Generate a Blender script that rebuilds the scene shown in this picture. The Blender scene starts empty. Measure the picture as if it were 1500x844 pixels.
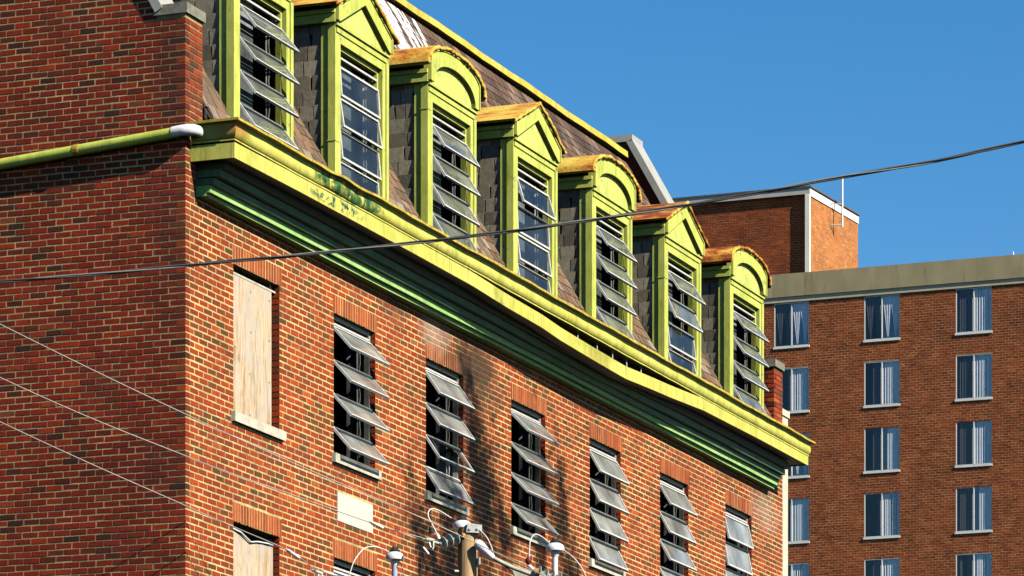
import bpy, math, random
import numpy as np
from mathutils import Vector, Matrix
random.seed(7)
R = math.radians
sc = bpy.context.scene
col = sc.collection

# ------------------------------------------------------------------ camera
F, HZ, D0 = 6316.0, 1790.0, 44.5          # focal length and horizon in photo pixels, metres to the building corner
EYE = 1.6
tt = (3220.0 - 750.0) / F
UX, UY = tt / math.hypot(tt, 1), 1 / math.hypot(tt, 1)   # direction along the front
WX, WY = -UY, UX                                          # direction along the side, into the block
CX, CY = (272 - 750) / F * D0, D0                         # the near corner of the old building
cam = bpy.data.cameras.new('camera'); camo = bpy.data.objects.new('camera', cam); col.objects.link(camo)
cam.sensor_width = 36; cam.sensor_fit = 'HORIZONTAL'
cam.lens = 36 * F / 1500; cam.shift_y = (HZ - 422) / 1500
cam.clip_start = 0.5; cam.clip_end = 3000
camo.location = (0, 0, EYE); camo.rotation_euler = (R(90), 0, 0)
sc.camera = camo

# ------------------------------------------------------------------ light
SUN_EL, SUN_PHI = R(36), R(15)
ls, ly, lz = -math.sin(SUN_PHI) * math.cos(SUN_EL), -math.cos(SUN_PHI) * math.cos(SUN_EL), math.sin(SUN_EL)
TO_SUN = Vector((UX * ls + WX * ly, UY * ls + WY * ly, lz))
w = bpy.data.worlds.new('World'); sc.world = w; w.use_nodes = True
wn = w.node_tree; bg = wn.nodes['Background']
sky = wn.nodes.new('ShaderNodeTexSky'); sky.sky_type = 'NISHITA'; sky.sun_disc = False
sky.sun_elevation = SUN_EL; sky.sun_rotation = math.atan2(TO_SUN.x, TO_SUN.y)
sky.air_density = 1.0; sky.dust_density = 0.0; sky.ozone_density = 3.0; sky.altitude = 300
hs = wn.nodes.new('ShaderNodeHueSaturation'); hs.inputs['Saturation'].default_value = 1.37
wn.links.new(sky.outputs[0], hs.inputs['Color']); wn.links.new(hs.outputs[0], bg.inputs['Color'])
bg.inputs['Strength'].default_value = 0.062
sun = bpy.data.lights.new('sun', 'SUN'); sun.energy = 5.0; sun.angle = R(0.53); sun.color = (1.0, 0.93, 0.80)
suno = bpy.data.objects.new('sun', sun); col.objects.link(suno); suno.location = (20, -20, 60)
suno.rotation_euler = (-TO_SUN).to_track_quat('-Z', 'Y').to_euler()
sc.view_settings.view_transform = 'Standard'; sc.view_settings.look = 'None'
sc.view_settings.exposure = 1.1; sc.view_settings.gamma = 1; sc.view_settings.use_curve_mapping = False
sc.cycles.max_bounces = 6; sc.cycles.diffuse_bounces = 0; sc.cycles.glossy_bounces = 2; sc.cycles.transparent_max_bounces = 12
sc.cycles.use_denoising = True

def at(px, py, Y):
    "photo pixel + distance -> world point"
    return Vector(((px - 750) / F * Y, Y, EYE + (HZ - py) * Y / F))

# ------------------------------------------------------------------ helpers
class MB:
    def __init__(s): s.v, s.f, s.m, s.r = [], [], [], []
    def add(s, vs, fs, mi=0, r=0.5):
        b = len(s.v); s.v += [tuple(p) for p in vs]
        for f in fs: s.f.append([b + i for i in f]); s.m.append(mi); s.r.append(r)
    def box(s, x0, x1, y0, y1, z0, z1, mi=0, r=0.5):
        v = [(x0,y0,z0),(x1,y0,z0),(x1,y1,z0),(x0,y1,z0),(x0,y0,z1),(x1,y0,z1),(x1,y1,z1),(x0,y1,z1)]
        s.add(v, [(0,3,2,1),(4,5,6,7),(0,1,5,4),(1,2,6,5),(2,3,7,6),(3,0,4,7)], mi, r)
    def prism(s, poly, axis, a, b, mi=0, r=0.5):
        "poly = 2D outline, extruded along axis ('x','y','z') from a to b"
        def P(u, v, t):
            return {'x': (t, u, v), 'y': (u, t, v), 'z': (u, v, t)}[axis]
        n = len(poly)
        vs = [P(u, v, a) for u, v in poly] + [P(u, v, b) for u, v in poly]
        fs = [tuple(range(n)), tuple(range(2*n-1, n-1, -1))]
        fs += [(i, i+n, (i+1) % n + n, (i+1) % n) for i in range(n)]
        s.add(vs, fs, mi, r)
    def tube(s, pts, rad, n=8, mi=0, cap=True):
        pts = [Vector(p) for p in pts]; rings = []
        rads = rad if isinstance(rad, (list, tuple)) else [rad] * len(pts)
        ref = None
        for i, p in enumerate(pts):
            d = (pts[min(i+1, len(pts)-1)] - pts[max(i-1, 0)])
            if d.length < 1e-9: d = Vector((0, 0, 1))
            d.normalize()
            if ref is None: ref = Vector((0, 0, 1)) if abs(d.z) < .9 else Vector((1, 0, 0))
            a = d.cross(ref)
            if a.length < 1e-6: a = d.orthogonal()
            a.normalize(); b = a.cross(d); ref = b if abs(d.z) > .0 else ref
            rings.append([p + (a * math.cos(2*math.pi*k/n) + b * math.sin(2*math.pi*k/n)) * rads[i] for k in range(n)])
        vs = [q for rg in rings for q in rg]; fs = []
        for i in range(len(rings)-1):
            for k in range(n):
                fs.append((i*n+k, i*n+(k+1) % n, (i+1)*n+(k+1) % n, (i+1)*n+k))
        if cap: fs += [tuple(range(n-1, -1, -1)), tuple((len(rings)-1)*n+k for k in range(n))]
        s.add(vs, fs, mi)
    def lathe(s, prof, c, n=16, mi=0, axis=None):
        "prof = [(radius, height)], c = base point, axis = direction"
        ax = Vector(axis).normalized() if axis else Vector((0, 0, 1))
        a = ax.orthogonal().normalized(); b = ax.cross(a); c = Vector(c); vs = []; fs = []
        for r_, h in prof:
            for k in range(n):
                t = 2*math.pi*k/n; vs.append(c + ax*h + (a*math.cos(t) + b*math.sin(t)) * max(r_, 1e-4))
        for i in range(len(prof)-1):
            for k in range(n):
                fs.append((i*n+k, i*n+(k+1) % n, (i+1)*n+(k+1) % n, (i+1)*n+k))
        s.add(vs, fs, mi)
    def mesh(s, name, mats):
        me = bpy.data.meshes.new(name); me.from_pydata(s.v, [], s.f)
        for m in (mats if isinstance(mats, (list, tuple)) else [mats]): me.materials.append(m)
        me.polygons.foreach_set('material_index', s.m)
        at_ = me.attributes.new('rnd', 'FLOAT', 'FACE'); at_.data.foreach_set('value', s.r)
        me.update(); return me
    def build(s, name, mats, parent=None, smooth=False, kind=None, smooth_deg=None):
        o = link(name, s.mesh(name, mats), parent)
        if smooth: o.data.polygons.foreach_set('use_smooth', [True] * len(o.data.polygons))
        if smooth_deg: o.data.polygons.foreach_set('use_smooth', [True] * len(o.data.polygons)); o.data.set_sharp_from_angle(angle=R(smooth_deg))
        if kind: o['kind'] = kind
        return o
def link(name, data, parent=None):
    o = bpy.data.objects.new(name, data); col.objects.link(o)
    if parent: o.parent = parent
    return o
def tag(o, label, cat, group=None):
    o['label'] = label; o['category'] = cat
    if group: o['group'] = group
    return o
def empty(name, loc=(0,0,0), rz=0):
    o = bpy.data.objects.new(name, None); col.objects.link(o); o.location = loc; o.rotation_euler = (0,0,rz)
    o.empty_display_size = .2; return o
def lerp(xs, x):
    if x <= xs[0][0]: return xs[0][1]
    for (a, b), (c, d) in zip(xs, xs[1:]):
        if x <= c: return b + (d-b) * (x-a) / (c-a)
    return xs[-1][1]

# ------------------------------------------------------------------ roots (their coordinates drive the textures)
RZ = math.atan2(UY, UX)
old = tag(empty('brick_building', (CX, CY, 0), RZ), 'old red brick building with lime green cornice and seven dormers', 'building')
FY = 174.0
FX = (1265 - 750) / F * FY
FRZ = math.atan2(-WY, -WX)
far = tag(empty('apartment_building', (FX, FY, 0), FRZ), 'tall brown brick apartment block with concrete parapet and sliding windows', 'building')

# ------------------------------------------------------------------ materials
TONE = .80                                               # even darkening of every base colour, paired with the exposure for deeper shade
class G:
    def __init__(s, name, root=None):
        s.m = bpy.data.materials.new(name); s.m.use_nodes = True; s.t = s.m.node_tree
        s.b = s.t.nodes['Principled BSDF']; s.out = s.t.nodes['Material Output']
        tc = s.t.nodes.new('ShaderNodeTexCoord'); tc.object = root or old; s.co = tc.outputs['Object']; s.gen = tc.outputs['Generated']
        s.b.inputs['Roughness'].default_value = .8; s.b.inputs['Specular IOR Level'].default_value = .25
    def n(s, t, **k):
        x = s.t.nodes.new(t)
        for a, v in k.items(): setattr(x, a, v)
        return x
    def put(s, inp, v):
        if isinstance(v, bpy.types.NodeSocket): s.t.links.new(v, inp)
        elif isinstance(v, (tuple, list)): inp.default_value = (*v, 1) if len(v) == 3 and inp.type == 'RGBA' else v
        else: inp.default_value = v
    def noise(s, scale, detail=3, vec=None, rough=.55, dist=0):
        x = s.n('ShaderNodeTexNoise'); s.put(x.inputs['Vector'], vec or s.co)
        for a, v in (('Scale', scale), ('Detail', detail), ('Roughness', rough), ('Distortion', dist)): x.inputs[a].default_value = v
        return x.outputs['Fac']
    def scaled(s, sx, sy, sz):
        x = s.n('ShaderNodeMapping'); s.put(x.inputs['Vector'], s.co); x.inputs['Scale'].default_value = (sx, sy, sz); return x.outputs[0]
    def ramp(s, fac, stops, interp='LINEAR'):
        x = s.n('ShaderNodeValToRGB'); x.color_ramp.interpolation = interp; e = x.color_ramp.elements
        while len(e) < len(stops): e.new(.5)
        for q, (p, c) in zip(e, stops): q.position = p; q.color = (*c, 1) if isinstance(c, (tuple, list)) else (c, c, c, 1)
        s.put(x.inputs['Fac'], fac); return x.outputs['Color']
    def mix(s, fac, a, b, blend='MIX'):
        x = s.n('ShaderNodeMix', data_type='RGBA', blend_type=blend)
        s.put(x.inputs[0], fac); s.put(x.inputs[6], a); s.put(x.inputs[7], b); return x.outputs[2]
    def math(s, op, a, b=0.0, clamp=False):
        x = s.n('ShaderNodeMath', operation=op, use_clamp=clamp); s.put(x.inputs[0], a); s.put(x.inputs[1], b); return x.outputs[0]
    def attr(s, name='rnd', typ='GEOMETRY'):
        x = s.n('ShaderNodeAttribute', attribute_name=name, attribute_type=typ); return x.outputs['Fac']
    def xyz(s):
        x = s.n('ShaderNodeSeparateXYZ'); s.put(x.inputs[0], s.co); return x.outputs
    def blob(s, cs, rs, edge=.35, nscale=4, amt=1.2):
        "soft irregular patch round cs with radii rs (root coordinates)"
        mp = s.n('ShaderNodeMapping'); s.put(mp.inputs['Vector'], s.co)
        mp.inputs['Location'].default_value = [-c/r for c, r in zip(cs, rs)]; mp.inputs['Scale'].default_value = [1/r for r in rs]
        ln = s.n('ShaderNodeVectorMath', operation='LENGTH'); s.t.links.new(mp.outputs[0], ln.inputs[0])
        nz = s.noise(nscale, 4)
        d = s.math('ADD', ln.outputs['Value'], s.math('MULTIPLY', s.math('SUBTRACT', nz, .5), amt))
        return s.ramp(d, [(1-edge, 1.0), (1.0, 0.0)])
    def bump(s, h, strength=.3, dist=.01):
        x = s.n('ShaderNodeBump'); x.inputs['Strength'].default_value = strength; x.inputs['Distance'].default_value = dist
        s.put(x.inputs['Height'], h); s.t.links.new(x.outputs[0], s.b.inputs['Normal'])
    def done(s, c=None, rough=None, metal=None):
        if c is not None: s.put(s.b.inputs['Base Color'], s.mix(1.0, c, (TONE, TONE, TONE), 'MULTIPLY'))
        if rough is not None: s.put(s.b.inputs['Roughness'], rough)
        if metal is not None: s.put(s.b.inputs['Metallic'], metal)
        return s.m

def front_stains(g, c):
    d = g.blob((8.05, 0, 11.9), (1.05, 3, .75), .7, 3.0, 1.3)
    c = g.mix(g.math('MULTIPLY', d, .85), c, (.035, .025, .012))
    d = g.blob((7.6, 0, 11.2), (.42, 3, 1.1), .8, 3.2, 1.3)
    c = g.mix(g.math('MULTIPLY', d, .42), c, (.04, .025, .018))
    d = g.blob((6.75, 0, 12.1), (.6, 3, .34), .7, 5, 1.1)
    c = g.mix(g.math('MULTIPLY', d, .45), c, (.42, .33, .26))
    d = g.blob((19.3, 0, 11.9), (.9, 3, .42), .8, 5, 1.3)
    c = g.mix(g.math('MULTIPLY', d, .4), c, (.36, .27, .21))
    x = g.xyz(); st = g.noise(5, 4, g.scaled(3.5, 1, .22), .6)
    lo = g.n('ShaderNodeMapRange'); g.put(lo.inputs[0], x['Z']); lo.inputs[1].default_value = 9.2; lo.inputs[2].default_value = 10.06
    k = g.math('MULTIPLY', g.math('MULTIPLY', lo.outputs[0], g.math('LESS_THAN', x['Z'], 10.07)), g.ramp(st, [(.48, 0.0), (.66, .75)]))
    c = g.mix(k, c, (.05, .03, .02))
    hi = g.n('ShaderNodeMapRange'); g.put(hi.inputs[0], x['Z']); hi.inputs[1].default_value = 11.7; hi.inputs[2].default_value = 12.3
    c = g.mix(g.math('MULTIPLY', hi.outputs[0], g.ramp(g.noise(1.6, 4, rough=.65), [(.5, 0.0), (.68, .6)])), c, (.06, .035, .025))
    d = g.blob((5.6, 0, 12.15), (.5, 3, .3), .8, 5, 1.3)
    return g.mix(g.math('MULTIPLY', d, .5), c, (.06, .035, .025))
def side_stains(g, c):
    d = g.blob((0, .12, 13.55), (3, .34, .85), .6, 5, .9)
    c = g.mix(g.math('MULTIPLY', d, .55), c, (.02, .014, .012))
    d = g.blob((0, .15, 11.7), (3, .28, 1.3), .8, 4, 1.2)
    c = g.mix(g.math('MULTIPLY', d, .4), c, (.03, .018, .014))
    d = g.noise(.9, 3)
    return g.mix(g.ramp(d, [(.52, 0.0), (.72, .35)]), c, (.04, .022, .018))
def brick_mat(name, stops, stains=None, root=None, fine=70, mult=(.62, 1.25)):
    g = G(name, root)
    c = g.ramp(g.attr(), stops)
    nz = g.noise(fine, 5, rough=.7); n2 = g.noise(fine * .16, 3)
    c = g.mix(1.0, c, g.ramp(nz, [(.25, mult[0]), (.75, mult[1])]), 'MULTIPLY')
    c = g.mix(.6, c, g.ramp(n2, [(.3, .7), (.7, 1.2)]), 'MULTIPLY')
    c = g.mix(1.0, c, g.ramp(g.noise(.55, 4, rough=.6), [(.34, (.74, .70, .68)), (.5, (1, 1, 1)), (.66, (1.12, 1.05, 1.0))]), 'MULTIPLY')
    if stains: c = stains(g, c)
    g.bump(g.noise(fine * 1.4, 4, rough=.7), .5, .004)
    return g.done(c, .88)
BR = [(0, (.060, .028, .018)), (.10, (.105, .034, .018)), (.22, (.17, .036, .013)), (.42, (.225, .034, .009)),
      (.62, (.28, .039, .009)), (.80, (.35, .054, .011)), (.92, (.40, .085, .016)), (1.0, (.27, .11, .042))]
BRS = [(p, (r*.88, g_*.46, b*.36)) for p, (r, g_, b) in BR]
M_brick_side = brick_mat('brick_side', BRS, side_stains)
M_brick_front = brick_mat('brick_front', [(p, (r*1.04 + .03*(p < .15), g_*.96 + .010*(p < .15), b*.6)) for p, (r, g_, b) in BR], front_stains)
M_lintel = brick_mat('brick_lintel', [(0, (.22, .040, .011)), (.5, (.32, .06, .014)), (1, (.40, .095, .024))], front_stains)
def mortar(name, c0, c1, stains=None, root=None):
    g = G(name, root); nz = g.noise(28, 5, rough=.7)
    c = g.ramp(nz, [(.3, c0), (.7, c1)])
    c = g.mix(.85, c, g.ramp(g.noise(1.9, 5, rough=.65), [(.32, .45), (.62, 1.15)]), 'MULTIPLY')
    if stains: c = stains(g, c)
    g.bump(g.noise(120, 4), .7, .006); return g.done(c, .95)
M_mortar_front = mortar('mortar_front', (.45, .33, .125), (.64, .48, .21), front_stains)
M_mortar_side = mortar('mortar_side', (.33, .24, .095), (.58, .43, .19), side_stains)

def paint(name, c0, c1, dirt=(.10, .11, .03), dirt_amt=.5, chips=None, chip_lo=.66, extra=None, rough=.62, fine=14, brush=True):
    g = G(name)
    nz = g.noise(3.2, 4, g.scaled(1, 1, .35)); c = g.ramp(nz, [(.35, c0), (.65, c1)])
    st = g.noise(fine, 5, g.scaled(1, 1, .16), .65)                       # vertical streaks of dirt
    c = g.mix(g.ramp(st, [(.54, 0.0), (.80, dirt_amt)]), c, dirt)
    fd = g.noise(1.3, 5, rough=.7); c = g.mix(g.ramp(fd, [(.5, 0.0), (.7, .35)]), c, [min(1, v*1.1 + .05) for v in c1])
    c = g.mix(1.0, c, g.ramp(g.noise(9, 5, g.scaled(1, 1, .4), .7), [(.3, .78), (.7, 1.12)]), 'MULTIPLY')
    if extra: c = extra(g, c)
    if chips:
        ch = g.noise(5.5, 7, rough=.74); fr = g.noise(45, 3)
        k = g.math('ADD', ch, g.math('MULTIPLY', g.math('SUBTRACT', fr, .5), .16))
        c = g.mix(g.ramp(k, [(chip_lo - .03, 0.0), (chip_lo, .6)]), c, dirt)
        c = g.mix(g.ramp(k, [(chip_lo, 0.0), (chip_lo + .015, 1.0)]), c, chips)
    g.bump(g.noise(45, 4, g.scaled(1, 1, .3), .65), .28, .006)
    return g.done(c, rough)
def cornice_peel(g, c):
    "old green and bare metal where the paint came off beside the second dormer"
    d = g.math('MULTIPLY', g.blob((3.0, -.53, 12.84), (1.0, .4, .10), .12, 6, .9), g.ramp(g.noise(7, 5, rough=.65), [(.42, 0.0), (.47, 1.0)]))
    c = g.mix(d, c, g.ramp(g.noise(10, 4), [(.36, (.015, .06, .02)), (.5, (.05, .13, .03)), (.60, (.22, .22, .03)), (.72, (.07, .03, .015))]))
    d = g.math('MULTIPLY', g.blob((2.7, -.507, 12.66), (.85, .3, .075), .4, 5, .7), g.ramp(g.noise(13, 5, rough=.65), [(.505, 0.0), (.52, 1.0)]))
    c = g.mix(d, c, (.012, .075, .055))
    x = g.xyz()
    e = g.ramp(g.noise(2.0, 3), [(.58, 0.0), (.72, .75)])                # greenish worn runs along the crown
    c = g.mix(g.math('MULTIPLY', e, g.math('GREATER_THAN', x['Z'], 12.76)), c, (.22, .30, .045))
    d = g.blob((.1, -.55, 12.87), (.45, .5, .14), .8, 6, .9)             # rust at the left mitre
    c = g.mix(g.math('MULTIPLY', d, .8), c, (.30, .10, .015))
    d = g.blob((10.9, -.5, 12.5), (.55, .4, .12), .8, 5, 1.0)             # grime and rust where it sags
    c = g.mix(g.math('MULTIPLY', d, .5), c, (.24, .15, .015))
    d = g.blob((10.8, -.5, 12.6), (.8, .4, .1), .8, 5, 1.0)
    return g.mix(g.math('MULTIPLY', d, .5), c, (.15, .18, .02))
M_cornice = paint('cornice_paint', (.45, .445, .07), (.57, .525, .11), (.22, .20, .025), .85, (.16, .20, .07), .685, extra=cornice_peel)
def lip_rust(g, c):
    k = g.noise(9, 5, rough=.7); return g.mix(g.ramp(k, [(.50, 0.0), (.70, .8)]), c, (.30, .11, .02))
M_ridge = paint('ridge_paint', (.50, .40, .045), (.58, .48, .08), (.26, .12, .02), .9, (.12, .06, .02), .70)
M_lip = paint('gutter_lip_paint', (.48, .37, .04), (.54, .43, .06), (.14, .06, .01), .7, (.10, .05, .02), .64, extra=lip_rust)
M_green = paint('dormer_paint', (.43, .47, .08), (.51, .54, .115), (.16, .21, .03), .8, (.22, .21, .15), .645)
M_pale = paint('tympanum_paint', (.46, .50, .11), (.54, .56, .15), (.2, .23, .04), .6, (.34, .34, .27), .625)
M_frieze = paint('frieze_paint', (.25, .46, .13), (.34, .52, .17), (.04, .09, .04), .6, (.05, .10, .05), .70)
M_frieze_shaded = paint('frieze_shaded_paint', (.06, .125, .055), (.09, .17, .075), (.015, .03, .015), .8, (.02, .03, .02), .68)  # shaded copy of the frieze green, cornice shadow put into the colour
M_soffit_shaded = paint('soffit_shaded_paint', (.018, .028, .014), (.03, .04, .018), (.02, .02, .015), .8, (.03, .03, .02), .62)  # near-black green, the deep shade under the cornice is painted in

def rust_roof():
    g = G('rusted_tin_roof'); rv = g.attr('rust', 'OBJECT')
    n = g.noise(2.2, 7, g.scaled(1.6, .8, 2.2), .72)
    n = g.ramp(n, [(.28, .05), (.72, .95)]); k = g.math('ADD', n, g.math('MULTIPLY', g.math('SUBTRACT', rv, .5), .6))
    c = g.ramp(k, [(.24, (.66, .46, .075)), (.40, (.58, .32, .045)), (.50, (.50, .18, .022)), (.60, (.30, .07, .012)), (.74, (.15, .032, .010))])
    f = g.noise(30, 5, rough=.75)
    c = g.mix(.8, c, g.ramp(f, [(.3, .6), (.7, 1.25)]), 'MULTIPLY')
    g.bump(f, .6, .012); return g.done(c, .7)
M_rust = rust_roof()
def slate_mat(name, stops, white=False):
    g = G(name); rv = g.attr(); oi = g.n('ShaderNodeObjectInfo').outputs['Random']
    k = g.math('FRACT', g.math('ADD', rv, oi))
    c = g.ramp(k, stops)
    n = g.noise(16, 5, rough=.7); c = g.mix(.8, c, g.ramp(n, [(.3, .65), (.7, 1.25)]), 'MULTIPLY')
    if white:
        st = g.noise(2.4, 4, g.scaled(1.5, .3, .2), .65)
        m = g.blob((10.95, 1.98, 16.75), (1.45, 1.0, .72), .3, 3, 1.3)
        c = g.mix(g.math('MULTIPLY', m, g.ramp(st, [(.45, 0.0), (.50, 1.0)])), c, (.80, .79, .77))
        m = g.blob((9.0, .9, 14.9), (.6, .5, .3), .2, 9, 1.2)
        c = g.mix(g.math('MULTIPLY', m, .0), c, (.7, .7, .68))
    g.bump(n, .5, .006); return g.done(c, .72)
M_slate_roof = slate_mat('roof_slate', [(0, (.055, .033, .021)), (.3, (.10, .058, .036)), (.6, (.14, .082, .052)), (.85, (.21, .14, .095)), (1, (.09, .07, .055))], True)
M_slate_low = slate_mat('eaves_slate', [(0, (.10, .066, .04)), (.4, (.16, .105, .065)), (.7, (.20, .11, .06)), (.88, (.26, .22, .17)), (1, (.15, .05, .02))])
M_slate_cheek = slate_mat('cheek_slate', [(0, (.13, .11, .08)), (.35, (.23, .20, .14)), (.75, (.38, .33, .23)), (1, (.18, .15, .11))])
def plain(name, c, rough=.7, var=.25, scale=9, metal=0, root=None, spec=.25, bump=.2):
    g = G(name, root); n = g.noise(scale, 5, rough=.65)
    k = g.mix(1.0, c, g.ramp(n, [(.3, 1-var), (.7, 1+var)]), 'MULTIPLY')
    if bump: g.bump(n, bump, .006)
    g.b.inputs['Specular IOR Level'].default_value = spec
    return g.done(k, rough, metal)
M_deck = plain('dark_boards', (.035, .03, .025), .95)
M_void = plain('dusty_dark_room', (.09, .085, .08), .95)
M_plaster = plain('grey_plaster', (.17, .19, .18), .95, .55, 3.5)
M_jamb = plain('grey_jamb', (.30, .31, .32), .9, .4, 6)
M_stone = plain('limestone', (.46, .42, .33), .85, .3, 7)
M_panel = plain('pale_stone_panel', (.56, .51, .42), .85, .06, 5)
M_cap = plain('grey_cap_stone', (.19, .18, .14), .9, .35, 12)
M_coping = plain('white_metal_coping', (.36, .35, .31), .5, .12, 6)
M_alu = plain('aluminium_frame', (.52, .51, .47), .5, .25, 20)
M_alu_d = plain('weathered_aluminium', (.30, .30, .28), .55, .35, 20)
M_wpvc = plain('white_pipe', (.70, .69, .66), .4, .08, 10)
M_steel = plain('grey_steel', (.30, .31, .31), .45, .25, 20, .4)
def ply():
    g = G('weathered_plywood')
    n = g.noise(3.0, 5, g.scaled(9, 9, .8), .6, 1.6); n2 = g.noise(40, 4, g.scaled(4, 4, .25), .6)
    c = g.ramp(n, [(.30, (.36, .20, .08)), (.42, (.46, .33, .19)), (.55, (.54, .43, .29)), (.75, (.52, .46, .37))])
    c = g.mix(.8, c, g.ramp(n2, [(.3, .6), (.7, 1.2)]), 'MULTIPLY')
    n3 = g.noise(2.2, 4, g.scaled(5, 5, .7), .6); zz = g.xyz()['Z']
    c = g.mix(g.math('MULTIPLY', g.ramp(n3, [(.5, 0.0), (.62, .7)]), g.math('LESS_THAN', zz, 10.9)), c, (.30, .17, .06))
    kn = g.n('ShaderNodeTexVoronoi'); g.put(kn.inputs['Vector'], g.scaled(4, 4, 1.8)); kn.inputs['Scale'].default_value = 1.4
    c = g.mix(g.ramp(kn.outputs['Distance'], [(.07, .9), (.17, 0.0)]), c, (.24, .12, .045))
    c = g.mix(g.ramp(g.noise(2.6, 6, g.scaled(1.6, 1, .8), .7), [(.42, 0.0), (.62, .75)]), c, (.40, .36, .32))
    c = g.mix(g.ramp(g.noise(6, 5, g.scaled(1.5, 1, .35), .7), [(.58, 0.0), (.72, .6)]), c, (.20, .14, .09))
    g.bump(n2, .3, .004); return g.done(c, .85)
M_ply = ply()
def glass_dirty(name, tint, dust, dcol=(.42, .44, .42), nsc=6):
    g = G(name); t = g.t
    tr = g.n('ShaderNodeBsdfTransparent'); tr.inputs[0].default_value = (*tint, 1)
    tl = g.n('ShaderNodeBsdfTranslucent'); df = g.n('ShaderNodeBsdfDiffuse')
    n = g.noise(nsc, 2, rough=.5); dc = g.mix(.7, dcol, g.ramp(n, [(.3, .55), (.7, 1.3)]), 'MULTIPLY')
    g.put(tl.inputs[0], dc); g.put(df.inputs[0], dc)
    m1 = g.n('ShaderNodeMixShader'); m1.inputs[0].default_value = .55; t.links.new(df.outputs[0], m1.inputs[1]); t.links.new(tl.outputs[0], m1.inputs[2])
    m2 = g.n('ShaderNodeMixShader'); g.put(m2.inputs[0], g.math('MULTIPLY', g.ramp(n, [(.25, .7), (.75, 1.2)]), dust, True))
    t.links.new(tr.outputs[0], m2.inputs[1]); t.links.new(m1.outputs[0], m2.inputs[2])
    gl = g.n('ShaderNodeBsdfGlossy'); gl.inputs['Roughness'].default_value = .04
    fr = g.n('ShaderNodeFresnel'); fr.inputs[0].default_value = 1.5
    geo = g.n('ShaderNodeNewGeometry')
    fac = g.math('MULTIPLY', fr.outputs[0], 1.0)
    m3 = g.n('ShaderNodeMixShader'); g.put(m3.inputs[0], fac); t.links.new(m2.outputs[0], m3.inputs[1]); t.links.new(gl.outputs[0], m3.inputs[2])
    t.links.new(m3.outputs[0], g.out.inputs['Surface']); return g.m
M_glass = glass_dirty('dusty_window_glass', (.62, .66, .66), .62, (.70, .72, .67), 2.2)
M_glass_c = glass_dirty('clearer_window_glass', (.72, .76, .78), .13, (.30, .33, .31), 2.2)
M_glass_d = glass_dirty('dormer_window_glass', (.70, .74, .74), .46, (.52, .56, .52), 2.2)

# ------------------------------------------------------------------ ground
g = G('asphalt'); n = g.noise(.8, 5); c = g.mix(1.0, (.075, .075, .078), g.ramp(n, [(.3, .8), (.7, 1.2)]), 'MULTIPLY'); M_asph = g.done(c, .9)
b = MB(); b.add([(-900, -900, 0), (900, -900, 0), (900, 1500, 0), (-900, 1500, 0)], [(0, 1, 2, 3)])
o = b.build('ground', M_asph); o['kind'] = 'structure'
M_walk = plain('concrete_pavement', (.24, .23, .21), .9, .15, 2)
b = MB(); b.box(-3.2, 24, -3.4, -.02, .004, .13); b.box(-3.2, -.02, -.02, 14, .004, .13)
o = b.build('pavement', M_walk, None); o['kind'] = 'structure'; o.location = (CX, CY, 0); o.rotation_euler = (0, 0, RZ)

# ------------------------------------------------------------------ old building: brickwork
CH = .0677; MJ = .0125; MJF = .0138; ZREF = 11.94
LF = .2115; LS = .1885
def brick_box(mb, T, a0, a1, z0, z1, r, dep=.098, proud=0.0, mi=0, jit=1.0, cham=.0035):
    "one brick: T(a, out, z) maps wall coordinates (along, outwards, up) to building coordinates"
    j = lambda k: random.uniform(-k, k) * jit
    c = cham; o_ = proud + j(.0015)
    a0 += j(.002); a1 += j(.002); z0 += j(.0018); z1 += j(.0018); sk = j(.0022)
    pts = []
    for (aa, zz) in ((a0, z0), (a1, z0 + sk), (a1, z1 + sk), (a0, z1)): pts.append((aa, o_ - dep, zz))
    for (aa, zz) in ((a0, z0), (a1, z0 + sk), (a1, z1 + sk), (a0, z1)): pts.append((aa, o_ - c, zz))
    for (aa, zz) in ((a0 + c, z0 + c), (a1 - c, z0 + sk + c), (a1 - c, z1 + sk - c), (a0 + c, z1 - c)): pts.append((aa, o_ + j(.0005), zz))
    mb.add([T(*p) for p in pts], [(8, 9, 10, 11)] + [(i, (i+1) % 4, (i+1) % 4 + 4, i + 4) for i in range(4)] + [(i+4, (i+1) % 4 + 4, (i+1) % 4 + 8, i + 8) for i in range(4)], mi, r)
def intervals(a0, a1, holes):
    iv = [(a0, a1)]
    for h0, h1 in holes:
        nv = []
        for p, q in iv:
            if h1 <= p or h0 >= q: nv.append((p, q)); continue
            if h0 > p: nv.append((p, h0))
            if h1 < q: nv.append((h1, q))
        iv = nv
    return iv
def courses(a0f, a1f, zlo, zhi, L, holes, mj=MJ, ch=CH, zref=ZREF, stretch=0):
    "yield (a0, a1, z0, z1) of every brick; a0f/a1f = functions of course number and z"
    k0 = math.ceil((zref - zhi) / ch); k1 = int((zref - zlo) / ch)
    for k in range(k0, k1 + 1):
        z1 = zref - k * ch - mj * .5; z0 = z1 - ch + mj; zc = (z0 + z1) / 2
        hs = [(h[0], h[1]) for h in holes if h[2] < zc < h[3]]
        a0, a1 = a0f(k, zc), a1f(k, zc)
        if a1 <= a0: continue
        for p, q in intervals(a0, a1, hs):
            off = (k % 2) * L / 2 + random.uniform(-.012, .012)
            x = math.floor((p - off) / L) * L + off + L
            cuts = [p]
            while x < q - .05:
                if x > p + .05: cuts.append(x)
                x += L
            cuts.append(q)
            for s0, s1 in zip(cuts, cuts[1:]):
                if s1 - s0 > .03: yield k, s0 + mj/2 * (s0 > p + 1e-6), s1 - mj/2 * (s1 < q - 1e-6), z0, z1
def rbrick():
    t = random.random()
    return min(1, max(0, random.gauss(.54, .17))) if t > .18 else random.uniform(0, .26)
T_front = lambda a, o_, z: (a, -o_, z)
T_side = lambda a, o_, z: (-o_, a, z)

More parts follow.
